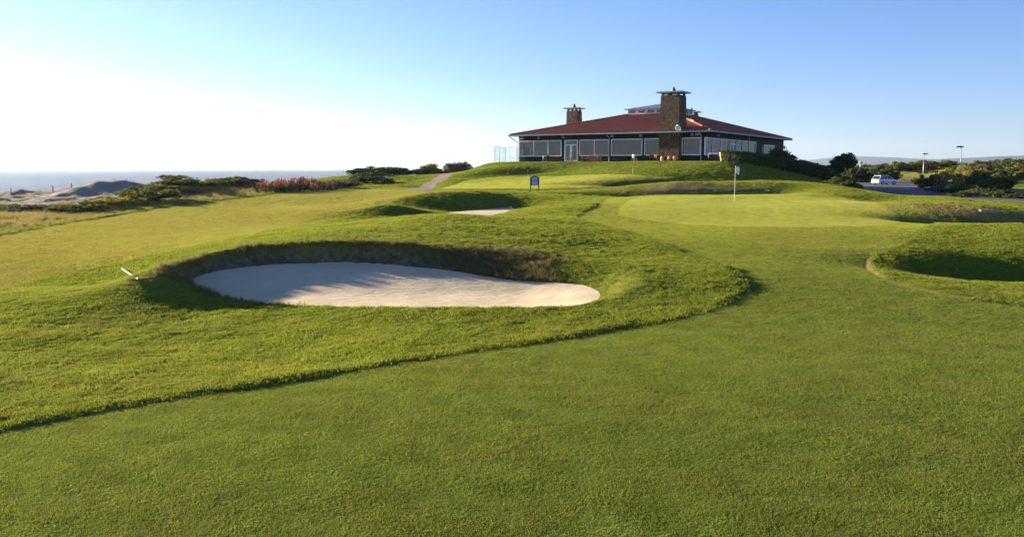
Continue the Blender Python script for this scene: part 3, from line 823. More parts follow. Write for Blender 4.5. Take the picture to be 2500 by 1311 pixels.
def door(axis, fixed, out, a, b, ztop, zleaf, leaves, label):
    m = MB(); f0, f1 = sorted((fixed + out * 0.04, fixed - out * 0.10)); w = 0.16
    def put(mm, p, q, u, v, g0=f0, g1=f1): mm.box(p, q, g0, g1, u, v) if axis == 'x' else mm.box(g0, g1, p, q, u, v)
    put(m, a, b, ztop - w * .7, ztop); put(m, a, b, zleaf, zleaf + w)
    n = leaves; L = (b - a) / n
    for k in range(n + 1):
        e = a + k * L; p, q = (e, e + w) if k == 0 else (e - w, e) if k == n else (e - w, e + w)
        put(m, p, q, 0, zleaf)
        if k in (0, n): put(m, p, q, zleaf + w, ztop - w * .7)
    put(m, a + w, b - w, 0.0, 0.22)
    o = m.build('door', 'white paint', club); o['label'] = label
    g = fixed - out * 0.04; g0, g1 = min(g, g - out * .012), max(g, g - out * .012)
    for k in range(n):
        p = MB(); put(p, a + k * L + w, a + (k + 1) * L - w, 0.22, zleaf, g0, g1); p.build('pane', 'window glass', o)
    p = MB(); put(p, a + w, b - w, zleaf + w, ztop - w * .7, g0, g1); p.build('transom_pane', 'window glass', o)
    h = MB(); hx = a + L * (1 if n == 2 else 0.85) - 0.08; q0, q1 = sorted((fixed + out * 0.04, fixed + out * 0.10)); put(h, hx, hx + .04, 1.0, 1.25, q0, q1); h.build('handle', 'galvanised', o)
    return o
fx = front_x
FWIN = [(fx(1268), fx(1371), [fx(1303), fx(1338)]), (fx(1414), fx(1487), [fx(1451)]), (fx(1491.5), fx(1568), []), (fx(1573), fx(1616), []), (fx(1664), fx(1711), [])]
FDOOR = (fx(1378), fx(1411))
wallrun('x', 0.0, -1, 0, CW, [(a, b, Z0, Z1) for a, b, _ in FWIN] + [(FDOOR[0], FDOOR[1], 0, Z1)])
for a, b, mm in FWIN: window('x', 0.0, -1, a, b, Z0, Z1, mm)
door('x', 0.0, -1, *FDOOR, Z1, 2.12, 2, 'white double door with a transom light')
ry_ = right_y
RWIN = [(ry_(1721), ry_(1779), [ry_(1739), ry_(1759.5)]), (ry_(1799), ry_(1845), [ry_(1812), ry_(1828)])]
RDOOR = (ry_(1781), ry_(1797)); RD2 = (ry_(1847), ry_(1861)); RD3 = (ry_(1864), ry_(1890))
wallrun('y', CW, 1, TH, CD, [(a, b, Z0, Z1) for a, b, _ in RWIN] + [(RDOOR[0], RDOOR[1], 0, Z1), (*RD3, 0.1, 2.55)])
for a, b, mm in RWIN: window('y', CW, 1, a, b, Z0, Z1, mm)
door('y', CW, 1, *RDOOR, Z1, 2.2, 2, 'pale double door in the side wall')
window('y', CW, 1, *RD3, 0.1, 2.55, [RD3[0] + (RD3[1] - RD3[0]) * .66], 0.14, 'window', 'white frame', 'full-height glazed opening near the back corner')
MB().box(CW, CW + .05, RD2[0], RD2[1] - .25, 0, 2.35).build('door', 'dark boards', club)['label'] = 'dark service door'
MB().box(CW, CW + .07, RD2[1] - .2, RD2[1], 0, 2.42).build('door_post', 'grey trim', club)
wallrun('y', 0.0, -1, TH, CD, [(1.5, 7.5, Z0, Z1), (9, 14, Z0, Z1), (21, 26, Z0, Z1), (28, 34, Z0, Z1)])
for a, b, mm in [(1.5, 7.5, [4.5]), (9, 14, [11.5]), (21, 26, [23.5]), (28, 34, [31])]: window('y', 0.0, -1, a, b, Z0, Z1, mm)
wallrun('x', CD, 1, TH, CW - TH, [])
MB().box(TH, CW - TH, TH, CD - TH, -0.05, 0.05).build('floor_slab', 'interior floor', club)
MB().box(TH, CW - TH, TH, CD - TH, CE - .15, CE - .05).build('ceiling', 'interior wall', club)
m = MB(); m.box(TH + 6.2, CW - TH - 5.5, 6.0, 6.2, 0.05, CE - .15); m.box(TH + 6.2, TH + 6.4, 6.2, CD - TH - 5, 0.05, CE - .15); m.box(CW - TH - 5.7, CW - TH - 5.5, 6.2, CD - 5, 0.05, CE - .15)
m.build('partition', 'interior wall', club)
for a, b, zt in [(0.55, 1.5, 2.0), (1.9, 2.6, 1.95), (3.0, 3.4, 2.1), (3.7, 4.8, 2.05), (6.6, 7.4, 2.15)]:
    MB().box(a, b, 0.55, 0.60, 0.80, zt).build('blind', 'curtain', club)
# --- roof
OV = 0.95; LH = 3.6
cxm, cym = CW / 2, CD / 2; ZE, ZT = CE + 0.12, 6.78
def slope(p0, p1, q0, q1, cols=0.125, course=0.36):
    """tiled roof slope between eave edge p0-p1 and top edge q0-q1: barrel rolls and stepped courses"""
    p0, p1, q0, q1 = map(Vector, (p0, p1, q0, q1))
    e = (p1 - p0); L = e.length; e.normalize(); up = (q0 - p0); up = up - e * up.dot(e); Hs = up.length; up.normalize(); nrm = e.cross(up)
    if nrm.z < 0: nrm = -nrm
    a0 = (q0 - p0).dot(e); a1 = (q1 - p0).dot(e)
    nC = int(Hs / course); V = []; F = []; n = int(L / cols)
    for r in range(nC + 1):
        for half in (0, 1):
            h = min(r + half * 0.98, nC) * Hs / nC; lift = 0.05 if half == 0 else 0.012
            lo = a0 * h / Hs; hi = L + (a1 - L) * h / Hs
            for k in range(n + 1):
                x = lo + (hi - lo) * k / n
                z = lift + 0.035 * math.sin(x / 0.5 * 2 * math.pi)
                p = p0 + e * x + up * h + nrm * z; V.append(tuple(p))
        
    R_ = 2 * (nC + 1); c = n + 1
    for r in range(R_ - 1):
        for k in range(n): F.append((r * c + k, r * c + k + 1, (r + 1) * c + k + 1, (r + 1) * c + k))
    return V, F
A = (-OV, -OV, ZE); B = (CW + OV, -OV, ZE); C_ = (CW + OV, CD + OV, ZE); D_ = (-OV, CD + OV, ZE)
a_ = (cxm - LH, cym - LH, ZT); b_ = (cxm + LH, cym - LH, ZT); c_ = (cxm + LH, cym + LH, ZT); d_ = (cxm - LH, cym + LH, ZT)
roof = MB()
roof.add([A, B, C_, D_, (A[0], A[1], ZE - .06), (B[0], B[1], ZE - .06), (C_[0], C_[1], ZE - .06), (D_[0], D_[1], ZE - .06)], [(4, 7, 6, 5), (0, 1, 5, 4), (1, 2, 6, 5), (2, 3, 7, 6), (3, 0, 4, 7)])
roof = roof.build('roof', 'dark boards', club)
for P0, P1, Q0, Q1 in ((A, B, a_, b_), (B, C_, b_, c_), (C_, D_, c_, d_), (D_, A, d_, a_)):
    v, f = slope(P0, P1, Q0, Q1)
    me = mesh_np('roof_tiles', v, f, False); o = link('roof_tiles', me, 'roof tiles', roof); o['kind'] = 'stuff'
for P, Q in ((A, a_), (B, b_), (C_, c_), (D_, d_)):
    m = MB(); P = Vector(P); Q = Vector(Q); n = int((Q - P).length / 0.42)
    for k in range(n):
        s0 = P.lerp(Q, k / n); s1 = P.lerp(Q, (k + 1.12) / n)
        m.tube(s0 + Vector((0, 0, .07)), s1 + Vector((0, 0, .04)), 0.13, 0.11, 6)
    o = m.build('hip_tiles', 'roof tiles', roof); o['kind'] = 'stuff'
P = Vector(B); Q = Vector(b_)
for t0, t1 in ((0.10, 0.125), (0.42, 0.50)):  # sun-struck stretches of the hip, their brightness put into a paler tile colour
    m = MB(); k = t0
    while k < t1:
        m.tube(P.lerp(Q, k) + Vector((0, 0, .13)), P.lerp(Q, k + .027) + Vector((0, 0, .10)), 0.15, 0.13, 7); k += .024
    m.build('sunlit_ridge_tile', 'pale terracotta', roof)['label'] = 'ridge tiles with sunlight painted on in pale orange'
m = MB(); g = 0.14
m.box(-OV - g, CW + OV + g, -OV - g, -OV, ZE - .16, ZE + .02); m.box(CW + OV, CW + OV + g, -OV, CD + OV, ZE - .16, ZE + .02)
m.box(-OV - g, -OV, -OV, CD + OV, ZE - .16, ZE + .02); m.box(-OV - g, CW + OV + g, CD + OV, CD + OV + g, ZE - .16, ZE + .02)
m.build('gutter', 'grey trim', club)
for px in (1487.5, 1712):
    x = fx(px); m = MB(); m.tube((x, -.10, -.1), (x, -.10, CE - .5), .055); m.tube((x, -.10, CE - .5), (x, -OV - .05, CE), .055); m.build('downpipe', 'grey trim', club)
m = MB(); m.tube((-.10, -.1, -.1), (-.10, -.1, CE - .9), .06); m.tube((-.10, -.1, CE - .9), (-OV - .05, -OV - .05, CE), .06); m.build('downpipe', 'grey trim', club)
for px, wd in ((1276, .5), (1316, .2), (1376, .25), (1495, .4), (1565, .28), (1690, .25), (1702, .45)):
    x = fx(px); MB().frustum((x - wd / 2, x + wd / 2, -.32, -.001), (x - wd / 2, x + wd / 2, -.22, -.001), CE - .42, CE - .12).build('flood_lamp', 'grey trim', club)
for px in (1750, 1825):
    y = ry_(px); MB().frustum((CW + .001, CW + .3, y - .12, y + .12), (CW + .001, CW + .2, y - .12, y + .12), CE - .4, CE - .15).build('flood_lamp', 'grey trim', club)
# --- chimneys
def chimney(x0, x1, y0, y1, zb, zt, taper, label, band=True, cap=0.45):
    m = MB(); m.frustum((x0, x1, y0, y1), (x0 + taper, x1 - taper * .6, y0 + taper * .3, y1 - taper * 2.2), zb, zt)
    if band: m.box(x0 - .02, x1 + .02, y0 - .05, y0, CE - .35, CE - .05)
    o = m.build('chimney', 'chimney stone', club); o['label'] = label
    X0, X1, Y0, Y1 = x0 + taper, x1 - taper * .6, y0 + taper * .3, y1 - taper * 2.2
    for px_, py_ in ((X0 + .2, Y0 + .2), (X1 - .2, Y0 + .2), (X0 + .2, Y1 - .2), (X1 - .2, Y1 - .2), ((X0 + X1) / 2, Y0 + .2)):
        MB().box(px_ - .13, px_ + .13, py_ - .13, py_ + .13, zt, zt + .28).build('cap_pier', 'chimney stone', o)
    MB().box(X0 - cap, X1 + cap, Y0 - cap, Y1 + cap, zt + .28, zt + .44).build('chimney_cap', 'grey trim', o)
    mx, my = (X0 + X1) / 2, (Y0 + Y1) / 2
    MB().lathe([(.10, .44), (.22, .52), (.26, .66), (.16, .86), (.12, .96), (.05, 1.08)], 10, (mx, my, zt)).build('finial', 'dark metal', o, True)
x0, x1 = fx(1612), fx(1663)
chimney(x0, x1, -0.75, 2.1, -.3, 8.0, .22, 'tall front chimney of brown stone with a slab cap')
chimney(-.75, 1.3, CD / 2 - 3.3, CD / 2 - 1.2, -.3, 7.75, .20, 'shorter stone chimney on the far left side', False, .4)
chimney(cxm - 2.9, cxm - .7, CD - 1.0, CD + .7, -.3, 7.9, .2, 'stone chimney at the back of the roof', False, .4)
# --- lantern with clerestory windows
L0 = ZT - .25; L1_ = ZT + .72
lm = MB(); w = LH - .05
lm.box(cxm - w, cxm + w, cym - w, cym + w, L0, ZT + .24); lm.box(cxm - w, cxm + w, cym - w, cym + w, L1_ - .12, L1_)
n = 5; pz = []
for k in range(n + 1):
    t = -w + 2 * w * k / n
    for (xa, xb, ya, yb) in ((cxm + t - .2, cxm + t + .2, cym - w, cym - w + .2), (cxm + t - .2, cxm + t + .2, cym + w - .2, cym + w), (cxm - w, cxm - w + .2, cym + t - .2, cym + t + .2), (cxm + w - .2, cxm + w, cym + t - .2, cym + t + .2)):
        lm.box(max(xa, cxm - w), min(xb, cxm + w), max(ya, cym - w), min(yb, cym + w), ZT + .24, L1_ - .12)
lan = lm.build('lantern', 'white render', club); lan['label'] = 'square clerestory lantern on top of the roof'
for k in range(n):
    p, q = -w + 2 * w * k / n + .1, -w + 2 * w * (k + 1) / n - .1
    MB().box(cxm + p, cxm + q, cym - w + .08, cym - w + .10, ZT + .24, L1_ - .12).build('pane', 'window glass', lan)
    MB().box(cxm - w + .08, cxm - w + .10, cym + p, cym + q, ZT + .24, L1_ - .12).build('pane', 'window glass', lan)
    MB().box(cxm + w - .10, cxm + w - .08, cym + p, cym + q, ZT + .24, L1_ - .12).build('pane', 'window glass', lan)
w2_ = LH + .35; lr = MB(); apex = (cxm, cym, L1_ + .95)
lr.add([(cxm - w2_, cym - w2_, L1_), (cxm + w2_, cym - w2_, L1_), (cxm + w2_, cym + w2_, L1_), (cxm - w2_, cym + w2_, L1_), apex,
        (cxm - w2_, cym - w2_, L1_ + .08), (cxm + w2_, cym - w2_, L1_ + .08), (cxm + w2_, cym + w2_, L1_ + .08), (cxm - w2_, cym + w2_, L1_ + .08)],
       [(0, 3, 2, 1), (0, 1, 6, 5), (1, 2, 7, 6), (2, 3, 8, 7), (3, 0, 5, 8), (5, 6, 4), (6, 7, 4), (7, 8, 4), (8, 5, 4)])
lr.build('lantern_roof', 'metal roof', lan)
for s_ in np.linspace(-w2_ * .95, w2_ * .95, 8):
    zt_ = L1_ + .10 + .87 * (1 - abs(s_) / w2_)
    MB().tube((cxm + s_, cym - w2_, L1_ + .10), (cxm + s_, cym - abs(s_), zt_), .035, .035, 4).build('roof_seam', 'metal roof', lan)
    MB().tube((cxm + w2_, cym + s_, L1_ + .10), (cxm + abs(s_), cym + s_, zt_), .035, .035, 4).build('roof_seam', 'metal roof', lan)
# --- terrace
m = MB(); m.box(-2.4, CW + 1.6, -2.2, -.002, -.6, -.03); m.box(CW + .002, CW + 1.6, 0, CD, -.6, -.03); m.box(-2.4, -.002, 0, 6, -.6, -.03)
ter = m.build('terrace', 'concrete', None); ter.location = club.location; ter.rotation_euler = club.rotation_euler
tag(ter, 'pale paved terrace in front of the clubhouse', kind='structure')

# ------------------------------------------------------------------ foliage builders
leaf('evergreen leaves', (0.028, 0.044, 0.012), (0.105, 0.130, 0.034), 0.28)
leaf('olive leaves', (0.055, 0.068, 0.018), (0.150, 0.155, 0.040), 0.45)
leaf('yellow leaves', (0.150, 0.145, 0.018), (0.360, 0.310, 0.030), 0.5)
leaf('golden leaves', (0.22, 0.16, 0.015), (0.42, 0.30, 0.03), 0.35)
leaf('heath leaves', (0.075, 0.050, 0.022), (0.190, 0.125, 0.050), 0.25)
leaf('grey leaves', (0.085, 0.090, 0.060), (0.190, 0.180, 0.120), 0.25)
leaf('pine leaves', (0.022, 0.032, 0.016), (0.060, 0.075, 0.034), 0.22)
leaf('aloe leaves', (0.045, 0.065, 0.040), (0.110, 0.120, 0.070), 0.15)
leaf('aloe flowers', (0.32, 0.050, 0.024), (0.46, 0.120, 0.035), 0.25)
def crown_mesh(name, seed, m, n=1500, size=0.13, lumps=9, flat=0.75, gap=0.55, stalk=False):
    """leaf-sized faces through the volume of several overlapping lobes (unit size: 1 wide, about 1 high, base at 0)"""
    r = np.random.default_rng(seed)
    C = []; 
    for k in range(lumps):
        a = r.random() * 6.283; q = 0.34 * math.sqrt(r.random())
        C.append((q * math.cos(a), q * math.sin(a), 0.14 + 0.60 * r.random() * (1.2 - q * 1.9), 0.07 + 0.13 * r.random()))
    C = np.array(C); k = r.integers(0, lumps, n)
    d = r.normal(size=(n, 3)); d /= np.linalg.norm(d, axis=1)[:, None]
    rad = C[k, 3] * (gap + (1 - gap) * r.random(n) ** 0.5) * (1 + 0.16 * r.normal(size=n))
    P = C[k, :3] + d * rad[:, None] * np.array([1, 1, flat]); P[:, 2] = np.maximum(P[:, 2], 0.02)
    nrm = d + 0.8 * r.normal(size=(n, 3)); nrm /= np.linalg.norm(nrm, axis=1)[:, None]
    t = np.cross(nrm, r.normal(size=(n, 3))); t /= np.linalg.norm(t, axis=1)[:, None]; b = np.cross(nrm, t)
    s = size * (0.5 + 0.7 * r.random(n))[:, None]
    V = np.stack([P - t * s, P - b * s * .55, P + t * s, P + b * s * .55], 1).reshape(-1, 3)
    F = np.arange(4 * n).reshape(-1, 4)
    me = mesh_np(name, V, F); fattr(me, 'tone', np.repeat(r.random(n), 4)); me.materials.append(M[m]); return me
def stem_mesh(name, seed, n=6, spread=0.3, h=0.6, r0=0.02, m='bark', trunk=0.0):
    r = np.random.default_rng(seed); b = MB()
    for k in range(n):
        a = r.random() * 6.283; q = spread * (0.4 + 0.6 * r.random())
        p0 = Vector((0.02 * math.cos(a), 0.02 * math.sin(a), -.05)); p1 = Vector((q * .35 * math.cos(a), q * .35 * math.sin(a), trunk + h * .45)); p2 = Vector((q * math.cos(a + .3), q * math.sin(a + .3), trunk + h))
        if trunk: p0.z = trunk * .8
        b.tube(p0, p1, r0, r0 * .7, 5); b.tube(p1, p2, r0 * .7, r0 * .25, 5)
    if trunk: b.tube((0, 0, -.08), (0.01, 0, trunk), r0 * 2.0, r0 * 1.3, 8)
    me = bpy.data.meshes.new(name); me.from_pydata(b.v, [], b.f); me.update(); me.materials.append(M[m]); return me
SPECIES = {}
for i, (sp, m, n, size, gap) in enumerate([('evergreen', 'evergreen leaves', 2200, .050, .6), ('olive', 'olive leaves', 1800, .050, .55), ('yellow', 'yellow leaves', 1800, .045, .55),
        ('golden', 'golden leaves', 1600, .05, .55), ('heath', 'heath leaves', 1500, .05, .5), ('grey', 'grey leaves', 1500, .055, .5)]):
    SPECIES[sp] = ([crown_mesh('foliage', 100 * i + k, m, n, size, 20 + 3 * k, .8, gap) for k in range(3)], [stem_mesh('stem', 100 * i + k, 7, .28, .5) for k in range(2)])
TOP = {}
for sp in SPECIES:
    for me in SPECIES[sp][0]: TOP[me.name] = max(v.co.z for v in me.vertices) * .93
shrub_count = 0
def shrub(px, py, Y, w, h, sp, label, group=None, name='shrub', on=None, xy=None, d=None):
    """a bush rooted in the ground below the pixel column px at distance Y; w wide, h high"""
    global shrub_count
    shrub_count += 1
    p = at(px, py, Y) if xy is None else np.array([*xy, 0])
    z = gz(p[0], p[1]) - .06
    o = empty(name, (p[0], p[1], z), random.random() * 6.28)
    cm, sm_ = SPECIES[sp]
    o.scale = (w, (d or w), h / TOP[cm[shrub_count % 3].name])
    link('foliage', cm[shrub_count % 3], None, o); link('stem', sm_[shrub_count % 2], None, o)
    tag(o, label, 'shrub', group); return o

# --- shrubs of the dunes on the left
G1 = 'low shrubs along the dunes'
for px, py, Y, w, h, sp in [(15,520,57,3.5,.9,'grey'),(70,520,57,4,.9,'grey'),(120,518,58,3.5,.8,'grey'),(40,512,60,3,.8,'yellow'),(150,522,55,3.2,1.0,'olive'),(185,516,56,3.0,1.2,'olive'),
        (215,510,58,3.5,1.1,'yellow'),(250,505,60,4.0,1.1,'yellow'),(285,500,62,3.6,1.1,'yellow'),(320,496,63,3.6,1.2,'yellow'),(345,486,66,4.2,1.7,'olive'),(375,480,68,4.6,1.8,'olive'),
        (330,478,72,3.8,1.3,'olive'),(400,472,74,4.4,1.4,'olive'),(430,466,78,4.8,1.7,'olive'),(415,462,84,5.0,1.8,'heath'),(460,464,80,4.5,1.3,'yellow'),(490,462,82,4.4,1.3,'olive'),
        (520,460,84,4.0,1.3,'yellow'),(545,458,86,4.6,1.5,'olive'),(575,456,88,4.0,1.5,'heath'),(600,458,86,3.6,1.1,'olive'),(470,470,76,3.0,.8,'grey'),
        (110,492,67,2.0,.5,'grey'),(210,490,68,2.0,.5,'grey'),(630,462,84,3.0,1.0,'heath'),(620,455,90,3.4,1.1,'grey')]:
    lab = {'grey': 'low grey-green dune shrub among dry grass by the sea', 'yellow': 'low yellow-green shrub on the seaside dune', 'olive': 'dark olive shrub on the seaside dune', 'heath': 'brownish shrub on the crest of the seaside dune'}[sp]
    shrub(px, py, Y, w, h * .62, sp, lab, G1 + ': ' + sp)
# --- hedge and bushes on the rise left of the clubhouse
GH = 'dark hedge bushes left of the clubhouse'
for k, (px, py, Y, w, h) in enumerate([(880,420,128,5,1.9),(905,416,131,5.5,2.2),(935,414,134,5.5,2.3),(965,413,136,6,2.3),(995,413,138,6,2.2),(1025,413,140,5.5,2.1),(1070,415,142,5,1.8)]):
    shrub(px, py, Y, w, h * .58, 'evergreen', 'dark evergreen bush in the hedge on the rise left of the clubhouse', GH)
shrub(1050, 410, 141, 4.2, 2.0, 'olive', 'taller olive bush sticking out of the dark hedge', None)
for px in (1100, 1118, 1132): shrub(px, 412, 152, 3.6, 2.4, 'grey', 'sparse pale bush behind the lawn slope left of the clubhouse', 'sparse pale bushes behind the slope')
for px, py, Y, w, h in ((885, 440, 112, 4.6, 2.0), (912, 440, 110, 5.0, 2.2), (935, 446, 108, 3.6, 1.5)):
    shrub(px, py, Y, w, h * .7, 'evergreen', 'rounded dark bush below the hedge beside the path', 'rounded bushes below the hedge')
for px, py, Y, w in ((815,455,92,4),(835,456,95,4),(850,452,100,4)): shrub(px, py, Y, w, .9, 'grey', 'low grey shrub between the red aloes and the dark bush', 'low grey shrubs beside the aloes')
# --- red-flowering aloes
def aloe_mesh(seed):
    r = np.random.default_rng(seed); V = []; F = []; tn = []
    for k in range(26):
        a = r.random() * 6.283; L = .45 + .25 * r.random(); up = .25 + .5 * r.random(); w = .05
        bx, by = .06 * math.cos(a), .06 * math.sin(a); i = len(V)
        n = (-math.sin(a), math.cos(a))
        V += [(bx + n[0] * w, by + n[1] * w, 0), (bx - n[0] * w, by - n[1] * w, 0), (bx + math.cos(a) * L * .55 - n[0] * w * .7, by + math.sin(a) * L * .55 - n[1] * w * .7, up * .75),
              (bx + math.cos(a) * L * .55 + n[0] * w * .7, by + math.sin(a) * L * .55 + n[1] * w * .7, up * .75), (bx + math.cos(a) * L, by + math.sin(a) * L, up)]
        F += [(i, i + 1, i + 2), (i, i + 2, i + 3), (i + 3, i + 2, i + 4)]; tn += [r.random()] * 5
    me = mesh_np('leaves', V, F); fattr(me, 'tone', tn); me.materials.append(M['aloe leaves'])
    b = MB(); tone = []
    fl = MB()
    for k in range(9):
        a = r.random() * 6.283; q = .34 * r.random(); h = .75 + .45 * r.random(); x, y = q * math.cos(a), q * math.sin(a)
        b.tube((x * .3, y * .3, .1), (x, y, h - .3), .014, .012, 4)
        fl.lathe([(.015, h - .26), (.042, h - .22), (.034, h - .08), (.008, h)], 6, (x, y, 0))
    st = bpy.data.meshes.new('stalk'); st.from_pydata(b.v, [], b.f); st.materials.append(M['heath leaves']); st.update()
    fm = bpy.data.meshes.new('flower_spike'); fm.from_pydata(fl.v, [], fl.f); fm.materials.append(M['aloe flowers']); fm.update(); fattr(fm, 'tone', rng.random(len(fl.v)))
    return me, st, fm
AL = [aloe_mesh(900 + k) for k in range(4)]
for k in range(95):
    t = rng.random(); px = 628 + 195 * t + rng.normal() * 5; Y = 78 + 9 * rng.random() + 4 * t
    p = at(px, 460, Y); z = gz(p[0], p[1])
    arch = math.sin(math.pi * min(1, max(0, (px - 615) / 215)))
    o = empty('aloe', (p[0], p[1], z - .03), rng.random() * 6.28); s = (0.58 + 0.38 * arch) * (0.8 + .4 * rng.random()); o.scale = (s, s, s * 1.05)
    a, b, c = AL[k % 4]; link('leaves', a, None, o); link('stalks', b, None, o)['kind'] = 'stuff'; link('flower_spikes', c, None, o)['kind'] = 'stuff'
    tag(o, 'red-flowering aloe in the bed beside the seaside fairway', 'aloe', 'red-flowering aloes beside the seaside fairway')

# --- right of the clubhouse: clipped hedge, dark bushes, round-crowned tree
def hedge():
    a = w2(CW + 4.2, -1.5); 
    o = empty('clipped_hedge', (0, 0, 0)); tag(o, 'clipped dark hedge in front of the side wall of the clubhouse', 'hedge')
    r = np.random.default_rng(5); P = []; 
    p0 = at(1775, 400, 99.5); p1 = at(1893, 400, 113)
    n = 5200; t = r.random(n); side = r.integers(0, 3, n)
    v = r.random(n); dx = np.array([p1[0] - p0[0], p1[1] - p0[1]]); dx /= np.linalg.norm(dx); nx = np.array([dx[1], -dx[0]])
    wd = 0.75; hh = 1.35
    off = np.where(side == 0, wd * (1 + .12 * r.normal(size=n)), np.where(side == 1, -wd, (v * 2 - 1) * wd)); hz = np.where(side == 2, hh * (1 + .05 * r.normal(size=n)), v * hh)
    x = p0[0] + (p1[0] - p0[0]) * t + nx[0] * off; y = p0[1] + (p1[1] - p0[1]) * t + nx[1] * off
    g = H(x, y); z0 = np.interp(t, [0, 1], [EYE + .05, EYE - .05]); P = np.stack([x, y, np.minimum(g, z0) * 0 + np.maximum(g - .1, 0) + hz * (1 + .05 * fbm(x, y, 2))], -1)
    d = r.normal(size=(n, 3)); d /= np.linalg.norm(d, axis=1)[:, None]; e = np.cross(d, r.normal(size=(n, 3))); e /= np.linalg.norm(e, axis=1)[:, None]; f = np.cross(d, e)
    s = .16 * (0.5 + .7 * r.random(n))[:, None]
    V = np.stack([P - e * s, P - f * s * .6, P + e * s, P + f * s * .6], 1).reshape(-1, 3)
    me = mesh_np('foliage', V, np.arange(4 * n).reshape(-1, 4)); fattr(me, 'tone', np.repeat(r.random(n), 4)); link('foliage', me, 'evergreen leaves', o)
    m = MB()
    for k in range(14):
        q = p0 + (p1 - p0) * (k + .5) / 14; zz = gz(q[0], q[1]); m.tube((q[0], q[1], zz - .1), (q[0], q[1], zz + 1.1), .05, .03, 5)
    st = m.build('stems', 'bark', o); st['kind'] = 'stuff'
hedge()
for k, (px, py, Y, w, h) in enumerate([(1895,400,112,3.8,2.7),(1915,405,112,4.2,2.3),(1940,410,113,4.4,2.0),(1965,412,113,4.2,1.8),(1990,418,112,4.2,1.8),(2015,425,111,4.2,1.7),(2035,430,110,4.2,1.7),(2000,430,107,4.4,1.6),(1960,425,108,4.4,1.8),(1925,420,107,4.0,1.8),(2060,440,106,3.4,1.6)]):
    shrub(px, py, Y, w, h, 'evergreen', 'dark bush in the thicket between the clubhouse and the car park', 'dark thicket right of the clubhouse')
for px, py, Y, w, h in ((2055,452,88,2.6,.9),(2075,456,87,2.2,.7),(2090,459,87,1.8,.5),(2035,448,90,2.8,1.0)):
    shrub(px, py, Y, w, h, 'evergreen', 'low dark bush at the end of the lawn by the car park', 'low bushes at the edge of the lawn')
def tree(px, pyb, Y, w, h, trunk, seed, m, label, group=None, n=2600, size=.045, lumps=16, name='tree'):
    p = at(px, pyb, Y); z = gz(p[0], p[1]) - .05
    o = empty(name, (p[0], p[1], z), random.random() * 6.28)
    cm = crown_mesh('crown', seed, m, n, size, lumps, .75, .45); cr = link('crown', cm, None, o); cr.location = (0, 0, trunk); cr.scale = (w, w, (h - trunk) / .8)
    st = link('trunk', stem_mesh('trunk', seed, 9, w * .36, (h - trunk) * .62, .06, 'bark', trunk), None, o)
    tag(o, label, 'tree', group); return o
tree(2044, 430, 113, 5.6, 5.0, 2.0, 43, 'pine leaves', 'lone round-crowned tree standing above the dark thicket')
# --- heath, hedges and bushes around the car park
for k in range(9):
    shrub(2068 + 13 * k, 430, 172 + rng.random() * 6, 5.5, 2.4 + .8 * rng.random(), 'evergreen', 'dark hedge bush along the far edge of the car park', 'hedge along the far edge of the car park')
cat_l = {'heath': 'russet heath bush on the slope behind the car park', 'olive': 'olive bush on the heath slope behind the car park', 'yellow': 'yellow-green bush on the heath slope behind the car park', 'evergreen': 'dark bush on the heath slope behind the car park'}
for k in range(120):
    u = rng.uniform(0.42, 0.66); Y = rng.uniform(150, 245) - 60 * max(0, u - .5)
    sp = ['heath', 'olive', 'heath', 'yellow', 'evergreen'][int(rng.integers(0, 5))]
    x = u * Y
    if sdf(ROAD, np.array([x]), np.array([Y]))[0] < 2.5: continue
    shrub(0, 0, 0, 4.5 + 3 * rng.random(), 1.3 + 1.3 * rng.random(), sp, cat_l[sp], 'heath behind the car park: ' + sp, xy=(x, Y))
for px, Y, w, h, sp, lab in [(2250,122,3.2,1.9,'golden','bright golden bush at the corner of the car park'),(2275,118,3.0,2.0,'evergreen','dark bush beside the golden bush'),(2300,121,3.4,2.3,'yellow','yellow-green bush behind the row of stakes')]:
    shrub(px, 460, Y, w, h, sp, lab)
for px, Y, w, h, sp in [(2345,112,3.6,2.1,'yellow'),(2375,110,3.8,2.4,'yellow')]:
    shrub(px, 460, Y, w, h, sp, 'tall yellow-green bush beside the near lamp post', 'tall bushes beside the near lamp post')
for px, Y, w, h in [(2330,96,3.4,.9),(2360,93,3.8,1.2),(2395,90,3.8,1.4),(2425,92,4.4,2.3),(2400,98,4.4,2.5),(2440,99,4.4,2.7),(2375,88,3.6,.8),(2420,84,3.6,.9),(2455,82,3.6,.8),(2300,100,3.0,.8),(2280,103,2.6,.7),(2350,84,3.2,.6),(2490,80,3.2,.6)]:
    shrub(px, 470, Y, w, h, 'evergreen', 'dark bush in the dense scrub on the right edge below the lamp post', 'dense dark scrub on the right')

